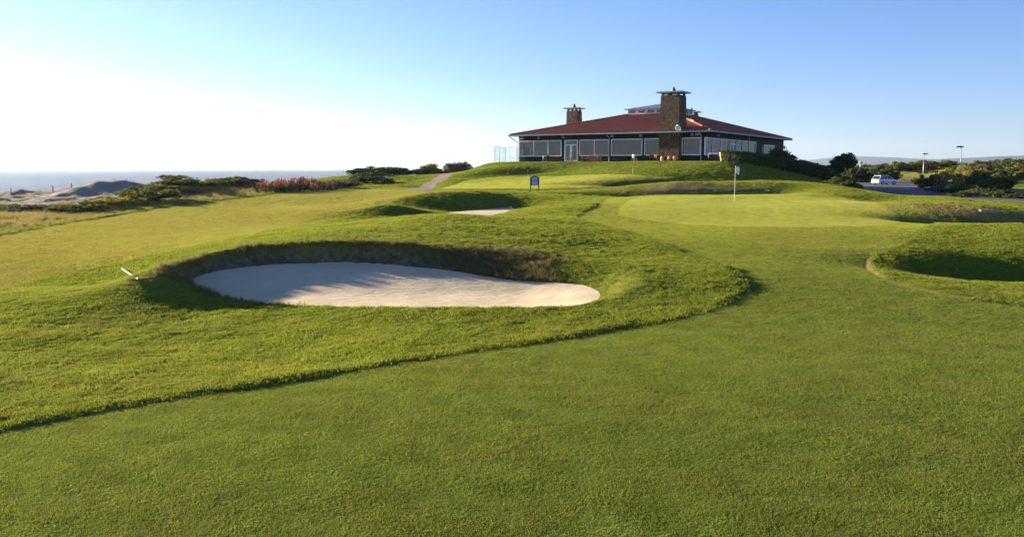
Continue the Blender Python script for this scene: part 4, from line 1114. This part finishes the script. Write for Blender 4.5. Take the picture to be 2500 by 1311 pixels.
# ------------------------------------------------------------------ far country: hills, forest, houses
def hills():
    t = NT('hill woods'); c = t.mix(t.rng(t.noise(0.012, 5), 0.3, 0.7), (0.030, 0.045, 0.030), (0.060, 0.075, 0.045)); M['hill woods'] = t.done(t.bsdf(c, 0.95, spec=0.1))
    for k, (Y0, dep, hgt, seed) in enumerate([(7600, 1300, 120, 4), (10500, 1500, 250, 9)]):
        nx, ny = 160, 14; V = []; 
        xs = np.linspace(800, 11500, nx); ys = np.linspace(-1, 1, ny)
        for y in ys:
            prof = (1 - y * y) ** 1.0
            hh = hgt * (0.72 + 0.75 * fbm(xs / 2600 + seed, np.full(nx, y * .25 + seed), 4)) * sstep(0, 2400, xs - (2000 if k == 0 else 2500)) 
            z = EYE - 4 + np.maximum(hh, 2) * prof
            V.append(np.stack([xs, np.full(nx, Y0 + y * dep), z], -1))
        V = np.concatenate(V); i = (np.arange(ny - 1)[:, None] * nx + np.arange(nx - 1)[None, :]).ravel()
        o = link('hill', mesh_np('hill', V, np.stack([i, i + 1, i + nx + 1, i + nx], -1), True), 'hill woods'); tag(o, ['nearer hazy wooded hills on the horizon', 'farther blue hills on the horizon'][k], kind='structure')
hills()
def far_wood():
    """the far belt of woods reads as one mass"""
    r = np.random.default_rng(77); n = 2600
    Yd = 620 + 900 * r.random(n) ** 1.4; u = r.uniform(0.25, 0.75, n); x = u * Yd
    h = (5 + 7 * r.random(n)) * np.interp(u, [.3, .45, .62], [.75, .8, 1.15]); w = h * .8
    cm = crown_mesh('crown', 500, 'olive leaves', 60, .2, 7)
    nv = len(cm.vertices); co = np.empty(nv * 3, np.float32); cm.vertices.foreach_get('co', co); co = co.reshape(-1, 3)
    base_z = H(x, Yd) - .5
    V = (co[None] * np.stack([w, w, h / .75], -1)[:, None, :] + np.stack([x, Yd, base_z], -1)[:, None, :]).reshape(-1, 3)
    F = (np.arange(nv).reshape(1, -1, 4) + (np.arange(n) * nv)[:, None, None]).reshape(-1, 4)
    me = mesh_np('far_wood', V, F); fattr(me, 'tone', np.repeat(r.random(n), nv)); o = link('far_wood', me, 'pine leaves'); tag(o, 'distant belt of dark woods below the hills', kind='stuff')
    # far heath scrub between the car park and the woods
    n = 1500; Yd = 235 + 380 * r.random(n); u = r.uniform(0.28, 0.75, n); x = u * Yd; w = 4 + 6 * r.random(n); h = 1.5 + 2.2 * r.random(n)
    V = (co[None] * np.stack([w, w, h / .75], -1)[:, None, :] + np.stack([x, Yd, H(x, Yd) - .3], -1)[:, None, :]).reshape(-1, 3)
    F = (np.arange(nv).reshape(1, -1, 4) + (np.arange(n) * nv)[:, None, None]).reshape(-1, 4)
    me = mesh_np('far_scrub', V, F); fattr(me, 'tone', np.repeat(r.random(n), nv)); o = link('far_scrub', me, 'heath leaves'); tag(o, 'distant russet scrub on the plain beyond the car park', kind='stuff')
far_wood()
def far_house(px, Y, w, h, label):
    p = at(px, 410, Y); z = gz(p[0], p[1])
    o = empty('house', (p[0], p[1], z), .5); tag(o, label, 'house')
    MB().box(-w / 2, w / 2, -w * .35, w * .35, -1, h).build('wall', 'white paint', o)
    MB().prism([(-w * .42, h), (w * .42, h), (0, h + w * .22)], 'x', -w * .53, w * .53).build('roof', 'pale terracotta', o)
    for x in (-w * .25, w * .25): MB().box(x - .5, x + .5, -w * .35 - .06, -w * .35 - .005, h * .35, h * .75).build('window', 'dark metal', o)
far_house(2372, 520, 7, 5.0, 'larger white house on the plain right of the lamp posts')
far_house(2332, 560, 4, 4.6, 'small white house left of the larger one, near the lamp post top')
far_house(2195, 600, 3, 4.6, 'tiny white house left of the farther lamp post')
p = at(2101, 405, 560); o = empty('water_tower', (p[0], p[1], gz(p[0], p[1]))); tag(o, 'pale water tower on the plain behind the car park hedge', 'tower')
MB().lathe([(.8, -1), (.6, 5.0), (.6, 6.0)], 12).build('shaft', 'concrete', o, True); MB().lathe([(.6, 6), (1.1, 6.6), (1.1, 7.6), (.2, 8)], 14).build('tank', 'concrete', o, True)

# ------------------------------------------------------------------ kerbs, lamp posts, stakes, cars
def ribbon(name, pts, w, h, m, label):
    b = MB(); P = [Vector((x, y, EYE - 2.75)) for x, y in pts]
    V = []; 
    for i, p in enumerate(P):
        d = (P[min(i + 1, len(P) - 1)] - P[max(i - 1, 0)]).normalized(); n = Vector((d.y, -d.x, 0)) * (w / 2)
        V += [p - n + Vector((0, 0, -.1)), p + n + Vector((0, 0, -.1)), p + n + Vector((0, 0, h)), p - n + Vector((0, 0, h))]
    F = []
    for i in range(len(P) - 1):
        for k in range(4): F.append((i * 4 + k, i * 4 + (k + 1) % 4, i * 4 + 4 + (k + 1) % 4, i * 4 + 4 + k))
    F += [(0, 1, 2, 3), tuple(len(V) - 4 + k for k in (3, 2, 1, 0))]
    o = b.add(V, F).build(name, m); tag(o, label, kind='structure')
def road_pt(px, py): q = atz(px, py, -2.75); return q[0], q[1]
ribbon('kerb', [road_pt(a, b) for a, b in ((2085, 459.5), (2130, 460.5), (2180, 461.5), (2225, 463.5))], .9, .12, 'concrete', 'pale kerb island across the car park')
ribbon('kerb', [road_pt(a, b) for a, b in ((2055, 439.6), (2100, 440.2), (2140, 441))], 1.6, .12, 'concrete', 'pale kerb along the far edge of the car park')
def lamp_post(px, pyb, Y, h, lean, label):
    p = at(px, pyb, Y); z = gz(p[0], p[1])
    o = empty('lamp_post', (p[0], p[1], z)); tag(o, label, 'lamp post', 'lamp posts of the car park')
    MB().lathe([(.16, -.1), (.16, .12), (.09, .2)], 10).build('base', 'galvanised', o)
    MB().tube((0, 0, .1), (0, 0, h - .25), .065, .042, 10).build('pole', 'galvanised', o, True)
    MB().tube((0, 0, h - .3), (lean * .35, 0, h - .12), .05, .05, 8).build('arm', 'galvanised', o)
    MB().frustum((lean * .5 - .42, lean * .5 + .42, -.24, .24), (lean * .5 - .30, lean * .5 + .30, -.16, .16), h - .14, h + .04).build('lamp_head', 'dark metal', o)
lamp_post(2341.5, 470, 112, 5.6, -.5, 'nearer tall lamp post rising out of the yellow-green bush')
lamp_post(2252, 455, 142, 5.2, .35, 'farther lamp post behind the golden bush')
for k in range(9):
    px = 2278 + 7.4 * k; Y = 97 + 2 * rng.random(); p = at(px, 475, Y); z = gz(p[0], p[1])
    o = empty('stake', (p[0], p[1], z)); o.rotation_euler = (rng.normal() * .03, .05 + rng.normal() * .03, 0)
    MB().tube((0, 0, -.2), (0, 0, 2.3 + .4 * rng.random()), .045, .035, 6).build('pole', 'grey wood', o)
    MB().tube((0, 0, 1.2), (.12, .05, 1.22), .012, .012, 4).build('tie', 'black paint', o)
    tag(o, 'thin pale wooden stake in the row at the edge of the scrub', 'stake', 'row of stakes at the edge of the scrub')
def car(loc, rz, paint, name, label, L=4.35, W=1.78, Hh=1.58, est=True):
    o = empty(name, loc, rz); tag(o, label, 'car')
    # side profile (x forward, z up) of the lower body, bowed inwards towards the ends
    prof = [(-2.12, .34), (-2.17, .60), (-2.13, .92), (-1.2, .97), (.55, .97), (1.15, .95), (1.9, .80), (2.12, .62), (2.14, .38), (1.95, .26), (-1.95, .26)]
    V = []; rows = [(-1, .86), (-.93, 1.0), (.93, 1.0), (1, .86)]
    for yy, sc in rows:
        for x, z in prof: V.append((x * (1 - .04 * (sc < 1)), yy * W / 2, .26 + (z - .26) * (1 if sc == 1 else .93) + (0 if sc == 1 else .03)))
    n = len(prof); F = []
    for r_ in range(3):
        for k in range(n): F.append((r_ * n + k, r_ * n + (k + 1) % n, (r_ + 1) * n + (k + 1) % n, (r_ + 1) * n + k))
    F += [tuple(range(n))[::-1], tuple(range(3 * n, 4 * n))]
    body = MB().add(V, F).build('body', paint, o, True)
    xr = -1.92 if est else -1.75
    b4 = [(xr - .15, .95), (1.12, .95), (.32, Hh - .06), (xr + .28, Hh - .04)]
    c = MB(); ww, wt = W / 2 * .95, W / 2 * .74
    c.add([(b4[0][0], -ww, .94), (b4[1][0], -ww, .94), (b4[2][0], -wt, b4[2][1]), (b4[3][0], -wt, b4[3][1]), (b4[0][0], ww, .94), (b4[1][0], ww, .94), (b4[2][0], wt, b4[2][1]), (b4[3][0], wt, b4[3][1])],
          [(0, 1, 2, 3), (7, 6, 5, 4), (0, 3, 7, 4), (1, 5, 6, 2), (3, 2, 6, 7), (0, 4, 5, 1)])
    c.build('glasshouse', 'car glass', o)
    r_ = MB(); r_.frustum((b4[3][0] - .10, b4[2][0] + .03, -wt - .02, wt + .02), (b4[3][0] + .05, b4[2][0] - .10, -wt + .08, wt - .08), Hh - .07, Hh); r_.build('roof', paint, o)
    for s in (-1, 1):
        for fr, to in (((b4[1][0], .95), (b4[2][0], b4[2][1])), ((-.25, .95), (-.32, b4[2][1])), ((-1.25, .95), (-1.15, b4[3][1])), ((b4[0][0] + .02, .95), (b4[3][0], b4[3][1]))):
            MB().tube((fr[0], s * (ww + .005), fr[1]), (to[0], s * (wt + .005), to[1]), .045, .04, 6).build('pillar', paint, o)
        MB().box(.85, 1.0, min(s * .92, s * 1.06), max(s * .92, s * 1.06), .93, 1.08).build('mirror', paint, o)
        MB().frustum((1.95, 2.12, min(s * .45, s * .8), max(s * .45, s * .8)), (1.88, 2.02, min(s * .45, s * .8), max(s * .45, s * .8)), .58, .76).build('headlight', 'pale plastic', o)
        MB().box(-2.18, -2.02, min(s * .62, s * .86), max(s * .62, s * .86), .72, .98).build('tail_light', 'tail red', o)
        MB().box(xr + .2, .2, s * (wt - .08) - .02, s * (wt - .08) + .02, Hh, Hh + .06).build('roof_rail', 'galvanised', o)
        for x in (-1.32, 1.34):
            wh = MB(); y0 = s * (W / 2 - .10); wh.tube((x, y0 - s * .12, .33), (x, y0 + s * .105, .33), .33, .33, 18); t = wh.build('wheel', 'tyre', o)
            rm = MB(); rm.tube((x, y0 + s * .10, .33), (x, y0 + s * .118, .33), .21, .19, 12); rm.build('rim', 'galvanised', t)
    MB().box(-2.23, -2.10, -.80, .80, .36, .56).build('bumper', paint, o)
    MB().box(-2.19, -2.15, -.26, .26, .66, .77).build('number_plate', 'pale plastic', o)
plain('tyre', (0.012, 0.012, 0.012), 0.9); plain('tail red', (0.25, 0.01, 0.01), 0.3)
plain('car white', (0.72, 0.73, 0.74), 0.25, spec=.6, var=.02); plain('car navy', (0.02, 0.03, 0.06), 0.25, spec=.6, var=.05); plain('car glass', (0.012, 0.016, 0.020), 0.06, spec=.7, var=.02)
p = road_pt(2159, 451); car((p[0], p[1], gz(p[0], p[1])), R(24), 'car white', 'parked_car', 'white estate car parked on the asphalt car park')
p = at(2053, 440, 128); car((p[0], p[1], gz(p[0], p[1])), R(-38), 'car navy', 'parked_car', 'dark blue car half hidden behind the thicket')

# ------------------------------------------------------------------ on the terrace
def onter(px, y):  # local terrace coordinates -> world, y in front of the wall (negative)
    k = float(ray(px, 390)[0] / ray(px, 390)[1])
    O = CH_O + y * YF
    x = (k * O[1] - O[0]) / (XF[0] - k * XF[1]); q = w2(x, y); return (q[0], q[1], CH_Z - .03)
def pot(px, y, prof, m, label, group=None, name='terracotta_jar', plant=False):
    loc = onter(px, y); o = empty(name, loc); tag(o, label, 'pot', group)
    MB().lathe(prof, 18).build('vessel', m, o, True)
    h = prof[-3][1]; r = prof[-1][0]
    MB().lathe([(r * .95, h - .06), (r * .9, h - .02), (.02, h)], 14).build('soil', 'bark', o)
    if plant:
        f = link('plant', SPECIES['heath'][0][1], None, o); f.location = (0, 0, h - .05); f.scale = (.85, .85, .5)
J = [(.14, 0), (.20, .12), (.25, .34), (.22, .50), (.15, .58), (.18, .64), (.15, .64), (.12, .58)]
for px, lab in ((1617, 'left one of three terracotta jars at the chimney foot'), (1634, 'middle one of three terracotta jars at the chimney foot'), (1647, 'right one of three terracotta jars at the chimney foot')):
    pot(px, -1.35, J, 'pale terracotta', lab, 'terracotta jars at the chimney foot')
PT = [(.26, 0), (.30, .10), (.42, .85), (.46, .90), (.46, 1.02), (.40, 1.02), (.38, .90)]
pot(1765, -1.6, PT, 'pale terracotta', 'large terracotta pot with a dark plant at the terrace corner', None, 'flower_pot', True)
pot(1773, -1.9, [(.16, 0), (.18, .06), (.26, .62), (.29, .66), (.29, .74), (.25, .74), (.23, .66)], 'white paint', 'pale small pot beside the large terracotta pot', None, 'flower_pot')
def picnic_table(px, y, rz, label):
    loc = onter(px, y); o = empty('picnic_table', loc, rz); tag(o, label, 'table', 'picnic tables on the terrace')
    for k in range(4): MB().box(-.95, .95, -.38 + .195 * k, -.20 + .195 * k, .70, .745).build('plank', 'brown wood', o)
    for s in (-1, 1):
        for k in range(2): MB().box(-.95, .95, s * .72 - .15 + .16 * k, s * .72 - .01 + .16 * k, .42, .46).build('seat_plank', 'brown wood', o)
        for x in (-.65, .65): MB().prism([(s * .25, .70), (s * .34, .70), (s * .82, 0), (s * .73, 0)], 'x', x - .04, x + .04).build('leg', 'brown wood', o)
    for x in (-.65, .65): MB().box(x + .045, x + .105, -.86, .86, .33, .42).build('cross_beam', 'brown wood', o)
picnic_table(1408, -1.3, CH_R + .55, 'brown picnic table beside the white double door')
picnic_table(1428, -1.2, CH_R - .1, 'brown picnic table next to the wooden crate')
loc = onter(1453, -1.2); o = empty('wooden_crate', loc, CH_R); tag(o, 'tan wooden slatted crate under the two-pane window', 'crate')
for k in range(5): MB().box(-.75, .75, -.40, -.37, .06 + .15 * k, .19 + .15 * k).build('slat', 'terracotta', o); MB().box(-.75, .75, .37, .40, .06 + .15 * k, .19 + .15 * k).build('slat', 'terracotta', o)
for x in (-.75, .71): MB().box(x, x + .04, -.37, .37, 0.05, .80).build('end_panel', 'terracotta', o)
for x in (-.72, .66):
    for y in (-.46, .405): MB().box(x, x + .06, y, y + .055, 0, .84).build('corner_post', 'brown wood', o)
def chair(px, y, rz, m, label, group=None):
    loc = onter(px, y); o = empty('garden_chair', loc, rz); tag(o, label, 'chair', group)
    MB().box(-.22, .22, -.22, .22, .43, .46).build('seat', m, o, False, .006)
    MB().box(-.21, .21, .20, .23, .56, .86).build('backrest', m, o, False, .006)
    for x in (-.2, .2):
        MB().tube((x, -.2, 0), (x, -.2, .43), .018).build('leg', m, o); MB().tube((x, .24, 0), (x, .20, .9), .018).build('leg', m, o)
        MB().tube((x * 1.1, -.2, .64), (x * 1.1, .21, .64), .016).build('armrest', m, o)
chair(1549, -1.2, CH_R + 2.6, 'grey trim', 'pale garden chair alone under the wide single-pane window')
for px, a, lab in ((1330, 2.4, 'dark garden chair left of the white double door'), (1338, .6, 'dark garden chair facing the other, left of the door')): chair(px, -1.1, CH_R + a, 'dark metal', lab, 'dark garden chairs')
for px, a in ((1590, .4), (1603, 2.9)): chair(px, -1.0, CH_R + a, 'brown wood', 'brown chair on the terrace left of the terracotta jars', 'brown chairs left of the jars')
loc = onter(1741, -1.1); o = empty('barbecue', loc, CH_R + .2); tag(o, 'dark wheeled barbecue with a pale cover at the terrace corner', 'barbecue')
MB().box(-.55, .55, -.28, .28, .42, .78).build('firebox', 'black paint', o, False, .03)
MB().frustum((-.55, .55, -.28, .28), (-.40, .40, -.16, .16), .785, 1.0).build('cover', 'pale plastic', o, False, .03)
for x in (-.48, .48):
    for y in (-.2, .2): MB().box(x - .03, x + .03, y - .03, y + .03, .08, .42).build('leg', 'black paint', o)
for x in (-.48, .48): MB().tube((x - .03, -.24, .09), (x + .03, -.24, .09), .09, .09, 12).build('wheel', 'tyre', o)
# glass wind screen at the left end of the terrace
o = empty('glass_screen', (0, 0, 0)); tag(o, 'pale green glass wind screen at the left end of the terrace', 'screen')
SCR = [at(1207.5, 392, 115.5), at(1219, 392, 117), at(1234, 392, 119.5), at(1245, 392, 119.3), at(1261, 392, 119.0)]
sb = CH_Z - .05
for k, p in enumerate(SCR): MB().box(p[0] - .03, p[0] + .03, p[1] - .03, p[1] + .03, sb - .6, sb + 2.08).build('post', 'galvanised', o)
for k in range(4):
    a, b = Vector((*SCR[k][:2], 0)), Vector((*SCR[k + 1][:2], 0)); d = (b - a).normalized(); a2 = a + d * .04; b2 = b - d * .04; n_ = Vector((d.y, -d.x, 0)) * .006
    m = MB(); m.add([(*(a2 - n_)[:2], sb + .05), (*(b2 - n_)[:2], sb + .05), (*(b2 + n_)[:2], sb + .05), (*(a2 + n_)[:2], sb + .05), (*(a2 - n_)[:2], sb + 2.0), (*(b2 - n_)[:2], sb + 2.0), (*(b2 + n_)[:2], sb + 2.0), (*(a2 + n_)[:2], sb + 2.0)],
        [(0, 3, 2, 1), (4, 5, 6, 7), (0, 1, 5, 4), (1, 2, 6, 5), (2, 3, 7, 6), (3, 0, 4, 7)]); m.build('pane', 'screen glass', o)
    MB().tube((*a2[:2], sb + 2.04), (*b2[:2], sb + 2.04), .03, .03, 6).build('top_rail', 'galvanised', o)
a, b = SCR[3], SCR[4]; MB().tube((a[0], a[1] - .04, sb + .62), (b[0], b[1] - .04, sb + .62), .025, .025, 6).build('rail', 'galvanised', o)
# satellite dish on the front chimney
q = w2(fx(1662), -0.80); o = empty('satellite_dish', (q[0], q[1], CH_Z + 3.95), CH_R + .25); tag(o, 'white satellite dish fixed to the front stone chimney', 'satellite dish')
pr = [(.02, .0), (.15, .015), (.30, .06), (.42, .12), (.43, .13), (.30, .08), (.15, .035), (.02, .02)]
d = MB().lathe(pr, 20).build('dish', 'white paint', o, True); d.rotation_euler = (R(105), 0, R(-20)); d.location = (0, -.25, 0); d.scale = (.85, 1.1, 1)
MB().tube((0, .06, -.05), (0, -.24, 0), .03, .03, 6).build('bracket', 'galvanised', o); MB().tube((0, -.25, -.38), (-.12, -.72, -.05), .012, .012, 5).build('feed_arm', 'galvanised', o)

# ------------------------------------------------------------------ on the course
p = at(1793, 492, 54); z = gz(p[0], p[1])
o = empty('flagstick', (p[0], p[1], z)); tag(o, 'white flagstick with a drooping white flag on the putting green', 'flagstick')
MB().tube((0, 0, -.1), (0, 0, 2.22), .011, .008, 8).build('pole', 'white paint', o)
fl = MB(); nx, nz = 9, 11; V = []; 
for i in range(nz):
    for j in range(nx):
        s = j / (nx - 1); t = i / (nz - 1)
        V.append((.012 + .26 * s * (1 - .25 * t), .05 * math.sin(s * 9 + t * 2) * s, 2.2 - .42 * t - .16 * s * s - .05 * math.sin(s * 6)))
fl.add(V, [(i * nx + j, i * nx + j + 1, (i + 1) * nx + j + 1, (i + 1) * nx + j) for i in range(nz - 1) for j in range(nx - 1)])
f = fl.build('flag', 'white paint', o, True); md = f.modifiers.new('thickness', 'SOLIDIFY'); md.thickness = .003
MB().lathe([(.055, .004), (.055, .006), (.02, .007)], 14).build('cup_rim', 'white paint', o)
# course sign
p = at(1305, 470.5, 77); o = empty('course_sign', (p[0], p[1], gz(p[0], p[1])), R(4)); tag(o, 'dark framed sign board with an arched top and pale blue face on two posts', 'sign')
for x in (-.36, .36): MB().box(x - .05, x + .05, -.05, .05, -.3, 1.34).build('post', 'black paint', o, False, .01)
arc = [(-.31, .56), (.31, .56), (.31, 1.26)] + [(.31 * math.cos(a), 1.26 + .13 * math.sin(a)) for a in np.linspace(.15, math.pi - .15, 9)] + [(-.31, 1.26)]
MB().prism(arc, 'y', -.035, .035).build('board', 'black paint', o)
arc2 = [(-.25, .62), (.25, .62), (.25, 1.22)] + [(.25 * math.cos(a), 1.22 + .10 * math.sin(a)) for a in np.linspace(.15, math.pi - .15, 9)] + [(-.25, 1.22)]
def sign_face():
    t = NT('sign face')
    tc = t.n('TexCoord').outputs['Object']; g = t.n('TexGradient'); g.gradient_type = 'SPHERICAL'
    mp = t.n('Mapping'); mp.inputs['Location'].default_value = (0, 0, -4.0); mp.inputs['Scale'].default_value = (4.2, 1, 4.0); t.l(tc, mp.inputs[0])
    t.l(mp.outputs[0], g.inputs[0])
    M['sign face'] = t.done(t.bsdf(t.mix(t.rng(g.outputs[1], 0.1, 0.6, 0, .75), (0.42, 0.50, 0.58), (0.16, 0.24, 0.36)), 0.4))
sign_face()
MB().prism(arc2, 'y', -.043, -.036).build('sign_face', 'sign face', o)
# practice-green pins
for px, py, Y, lab in ((1240.5, 430, 99, 'red-topped practice pin on the shaded left of the practice green'), (1288, 432, 98, 'red-topped practice pin above the sign board'), (1441, 424, 101, 'practice pin on the bank below the brown picnic tables'), (1545, 425, 100, 'thin pale practice pin right of the middle of the bank')):
    p = cast([px], [py], base)[0]; o = empty('practice_pin', (p[0], p[1], gz(p[0], p[1]))); tag(o, lab, 'pin', 'pins of the practice green')
    MB().tube((0, 0, -.05), (0, 0, .75), .014, .012, 6).build('rod', 'white paint' if px > 1500 else 'terracotta', o)
    MB().box(.01, .13, -.006, .006, .60, .75).build('pennant', 'terracotta', o)
# rake lying on the rim of the bunker
p0 = cast([298], [660], lambda x, y: Hn(np.asarray(x), np.asarray(y), sdf(FR, x, y), sdf(FL, x, y)))[0]; p1 = cast([337], [686], lambda x, y: Hn(np.asarray(x), np.asarray(y), sdf(FR, x, y), sdf(FL, x, y)))[0]
o = empty('bunker_rake', (p1[0], p1[1], gz(*p1) + .03)); tag(o, 'white-handled rake propped on the left rim of the large bunker', 'rake')
a = Vector((p0[0] - p1[0], p0[1] - p1[1], gz(*p0) - gz(*p1) + .02)); L = a.length
MB().tube((0, 0, .02), a, .019, .017, 8).build('handle', 'white render', o)
dn = Vector((a.y, -a.x, 0)).normalized() * .22
MB().tube(tuple(-dn), tuple(dn), .022, .022, 6).build('head', 'brown wood', o)
for k in range(9):
    q = -dn + dn * (k / 4); MB().tube(q, q + Vector((0, 0, -.09)), .008, .005, 4).build('tooth', 'black paint', o)
# old plank on the bank of the right-hand bunker
p = cast([2415], [524], base)[0]; o = MB().box(-.55, .55, -.09, .09, -.03, .04).build('plank', 'pale wood', None, False, .008); o.location = (p[0], p[1], gz(*p) + .16); o.rotation_euler = (.35, .06, .1)
tag(o, 'weathered pale plank lying on the bank of the right-hand bunker', 'plank')
# posts in the dune sand
for px, pyt, pyb, Y in ((28, 473, 488, 78), (78, 472, 484, 86), (131, 468, 492, 76), (176, 467, 480, 84), (226, 466, 476, 88)):
    p = at(px, pyb, Y); z = gz(p[0], p[1]); zt = at(px, pyt, Y)[2]
    o = empty('fence_post', (p[0], p[1], z)); o.rotation_euler = (0, rng.normal() * .04, 0)
    MB().tube((0, 0, -.3), (0, 0, max(.6, zt - z)), .06, .05, 7).build('shaft', 'grey wood', o)
    MB().tube((0, 0, max(.6, zt - z) - .01), (0, 0, max(.6, zt - z) + .05), .055, .02, 7).build('tip', 'grey wood', o)
    tag(o, 'weathered wooden fence post standing in the dune sand', 'fence post', 'fence posts in the dunes')
# gulls
def gull(px, py, Y, label):
    p = at(px, py, Y); o = empty('gull', tuple(p), .6); tag(o, label, 'gull', 'gulls in the sky')
    MB().lathe([(.01, -.22), (.05, -.12), (.065, 0), (.045, .14), (.01, .22)], 10).build('body', 'pale plastic', o, True).rotation_euler = (R(90), 0, 0)
    for s in (-1, 1):
        m = MB(); V = [(0, .08, .02), (0, -.08, .02), (s * .28, .10, .12), (s * .28, -.05, .12), (s * .62, -.02, .04), (s * .62, -.08, .04)]
        V += [(x, y, z - .012) for x, y, z in V]; m.add(V, [(0, 1, 3, 2), (2, 3, 5, 4), (6, 8, 9, 7), (8, 10, 11, 9), (0, 2, 8, 6), (2, 4, 10, 8), (1, 7, 9, 3), (3, 9, 11, 5), (4, 5, 11, 10)]); m.build('wing', 'grey trim', o)
gull(1197, 280, 190, 'small gull flying left of the clubhouse chimney'); gull(465, 397, 260, 'small gull low over the sea horizon')

# ------------------------------------------------------------------ air
def haze():
    x0, x1, y0, y1, z0, z1 = -12400, 12400, -60, 12600, EYE - 16, EYE + 330
    bm = bmesh.new(); bmesh.ops.create_cube(bm, size=1.0)
    for v in bm.verts: v.co = ((x0, x1)[v.co.x > 0], (y0, y1)[v.co.y > 0], (z0, z1)[v.co.z > 0])
    me = bpy.data.meshes.new('haze'); bm.to_mesh(me); bm.free()
    t = NT('haze air')
    v = t.n('VolumePrincipled'); v.inputs['Color'].default_value = (0.66, 0.82, 1.0, 1)
    v.inputs['Density'].default_value = 5.5e-5; v.inputs['Anisotropy'].default_value = 0.5
    M['haze'] = t.done(v.outputs[0], vol=True)
    o = link('haze', me, 'haze'); tag(o, 'thin pale sea haze over the links', kind='stuff')
haze()
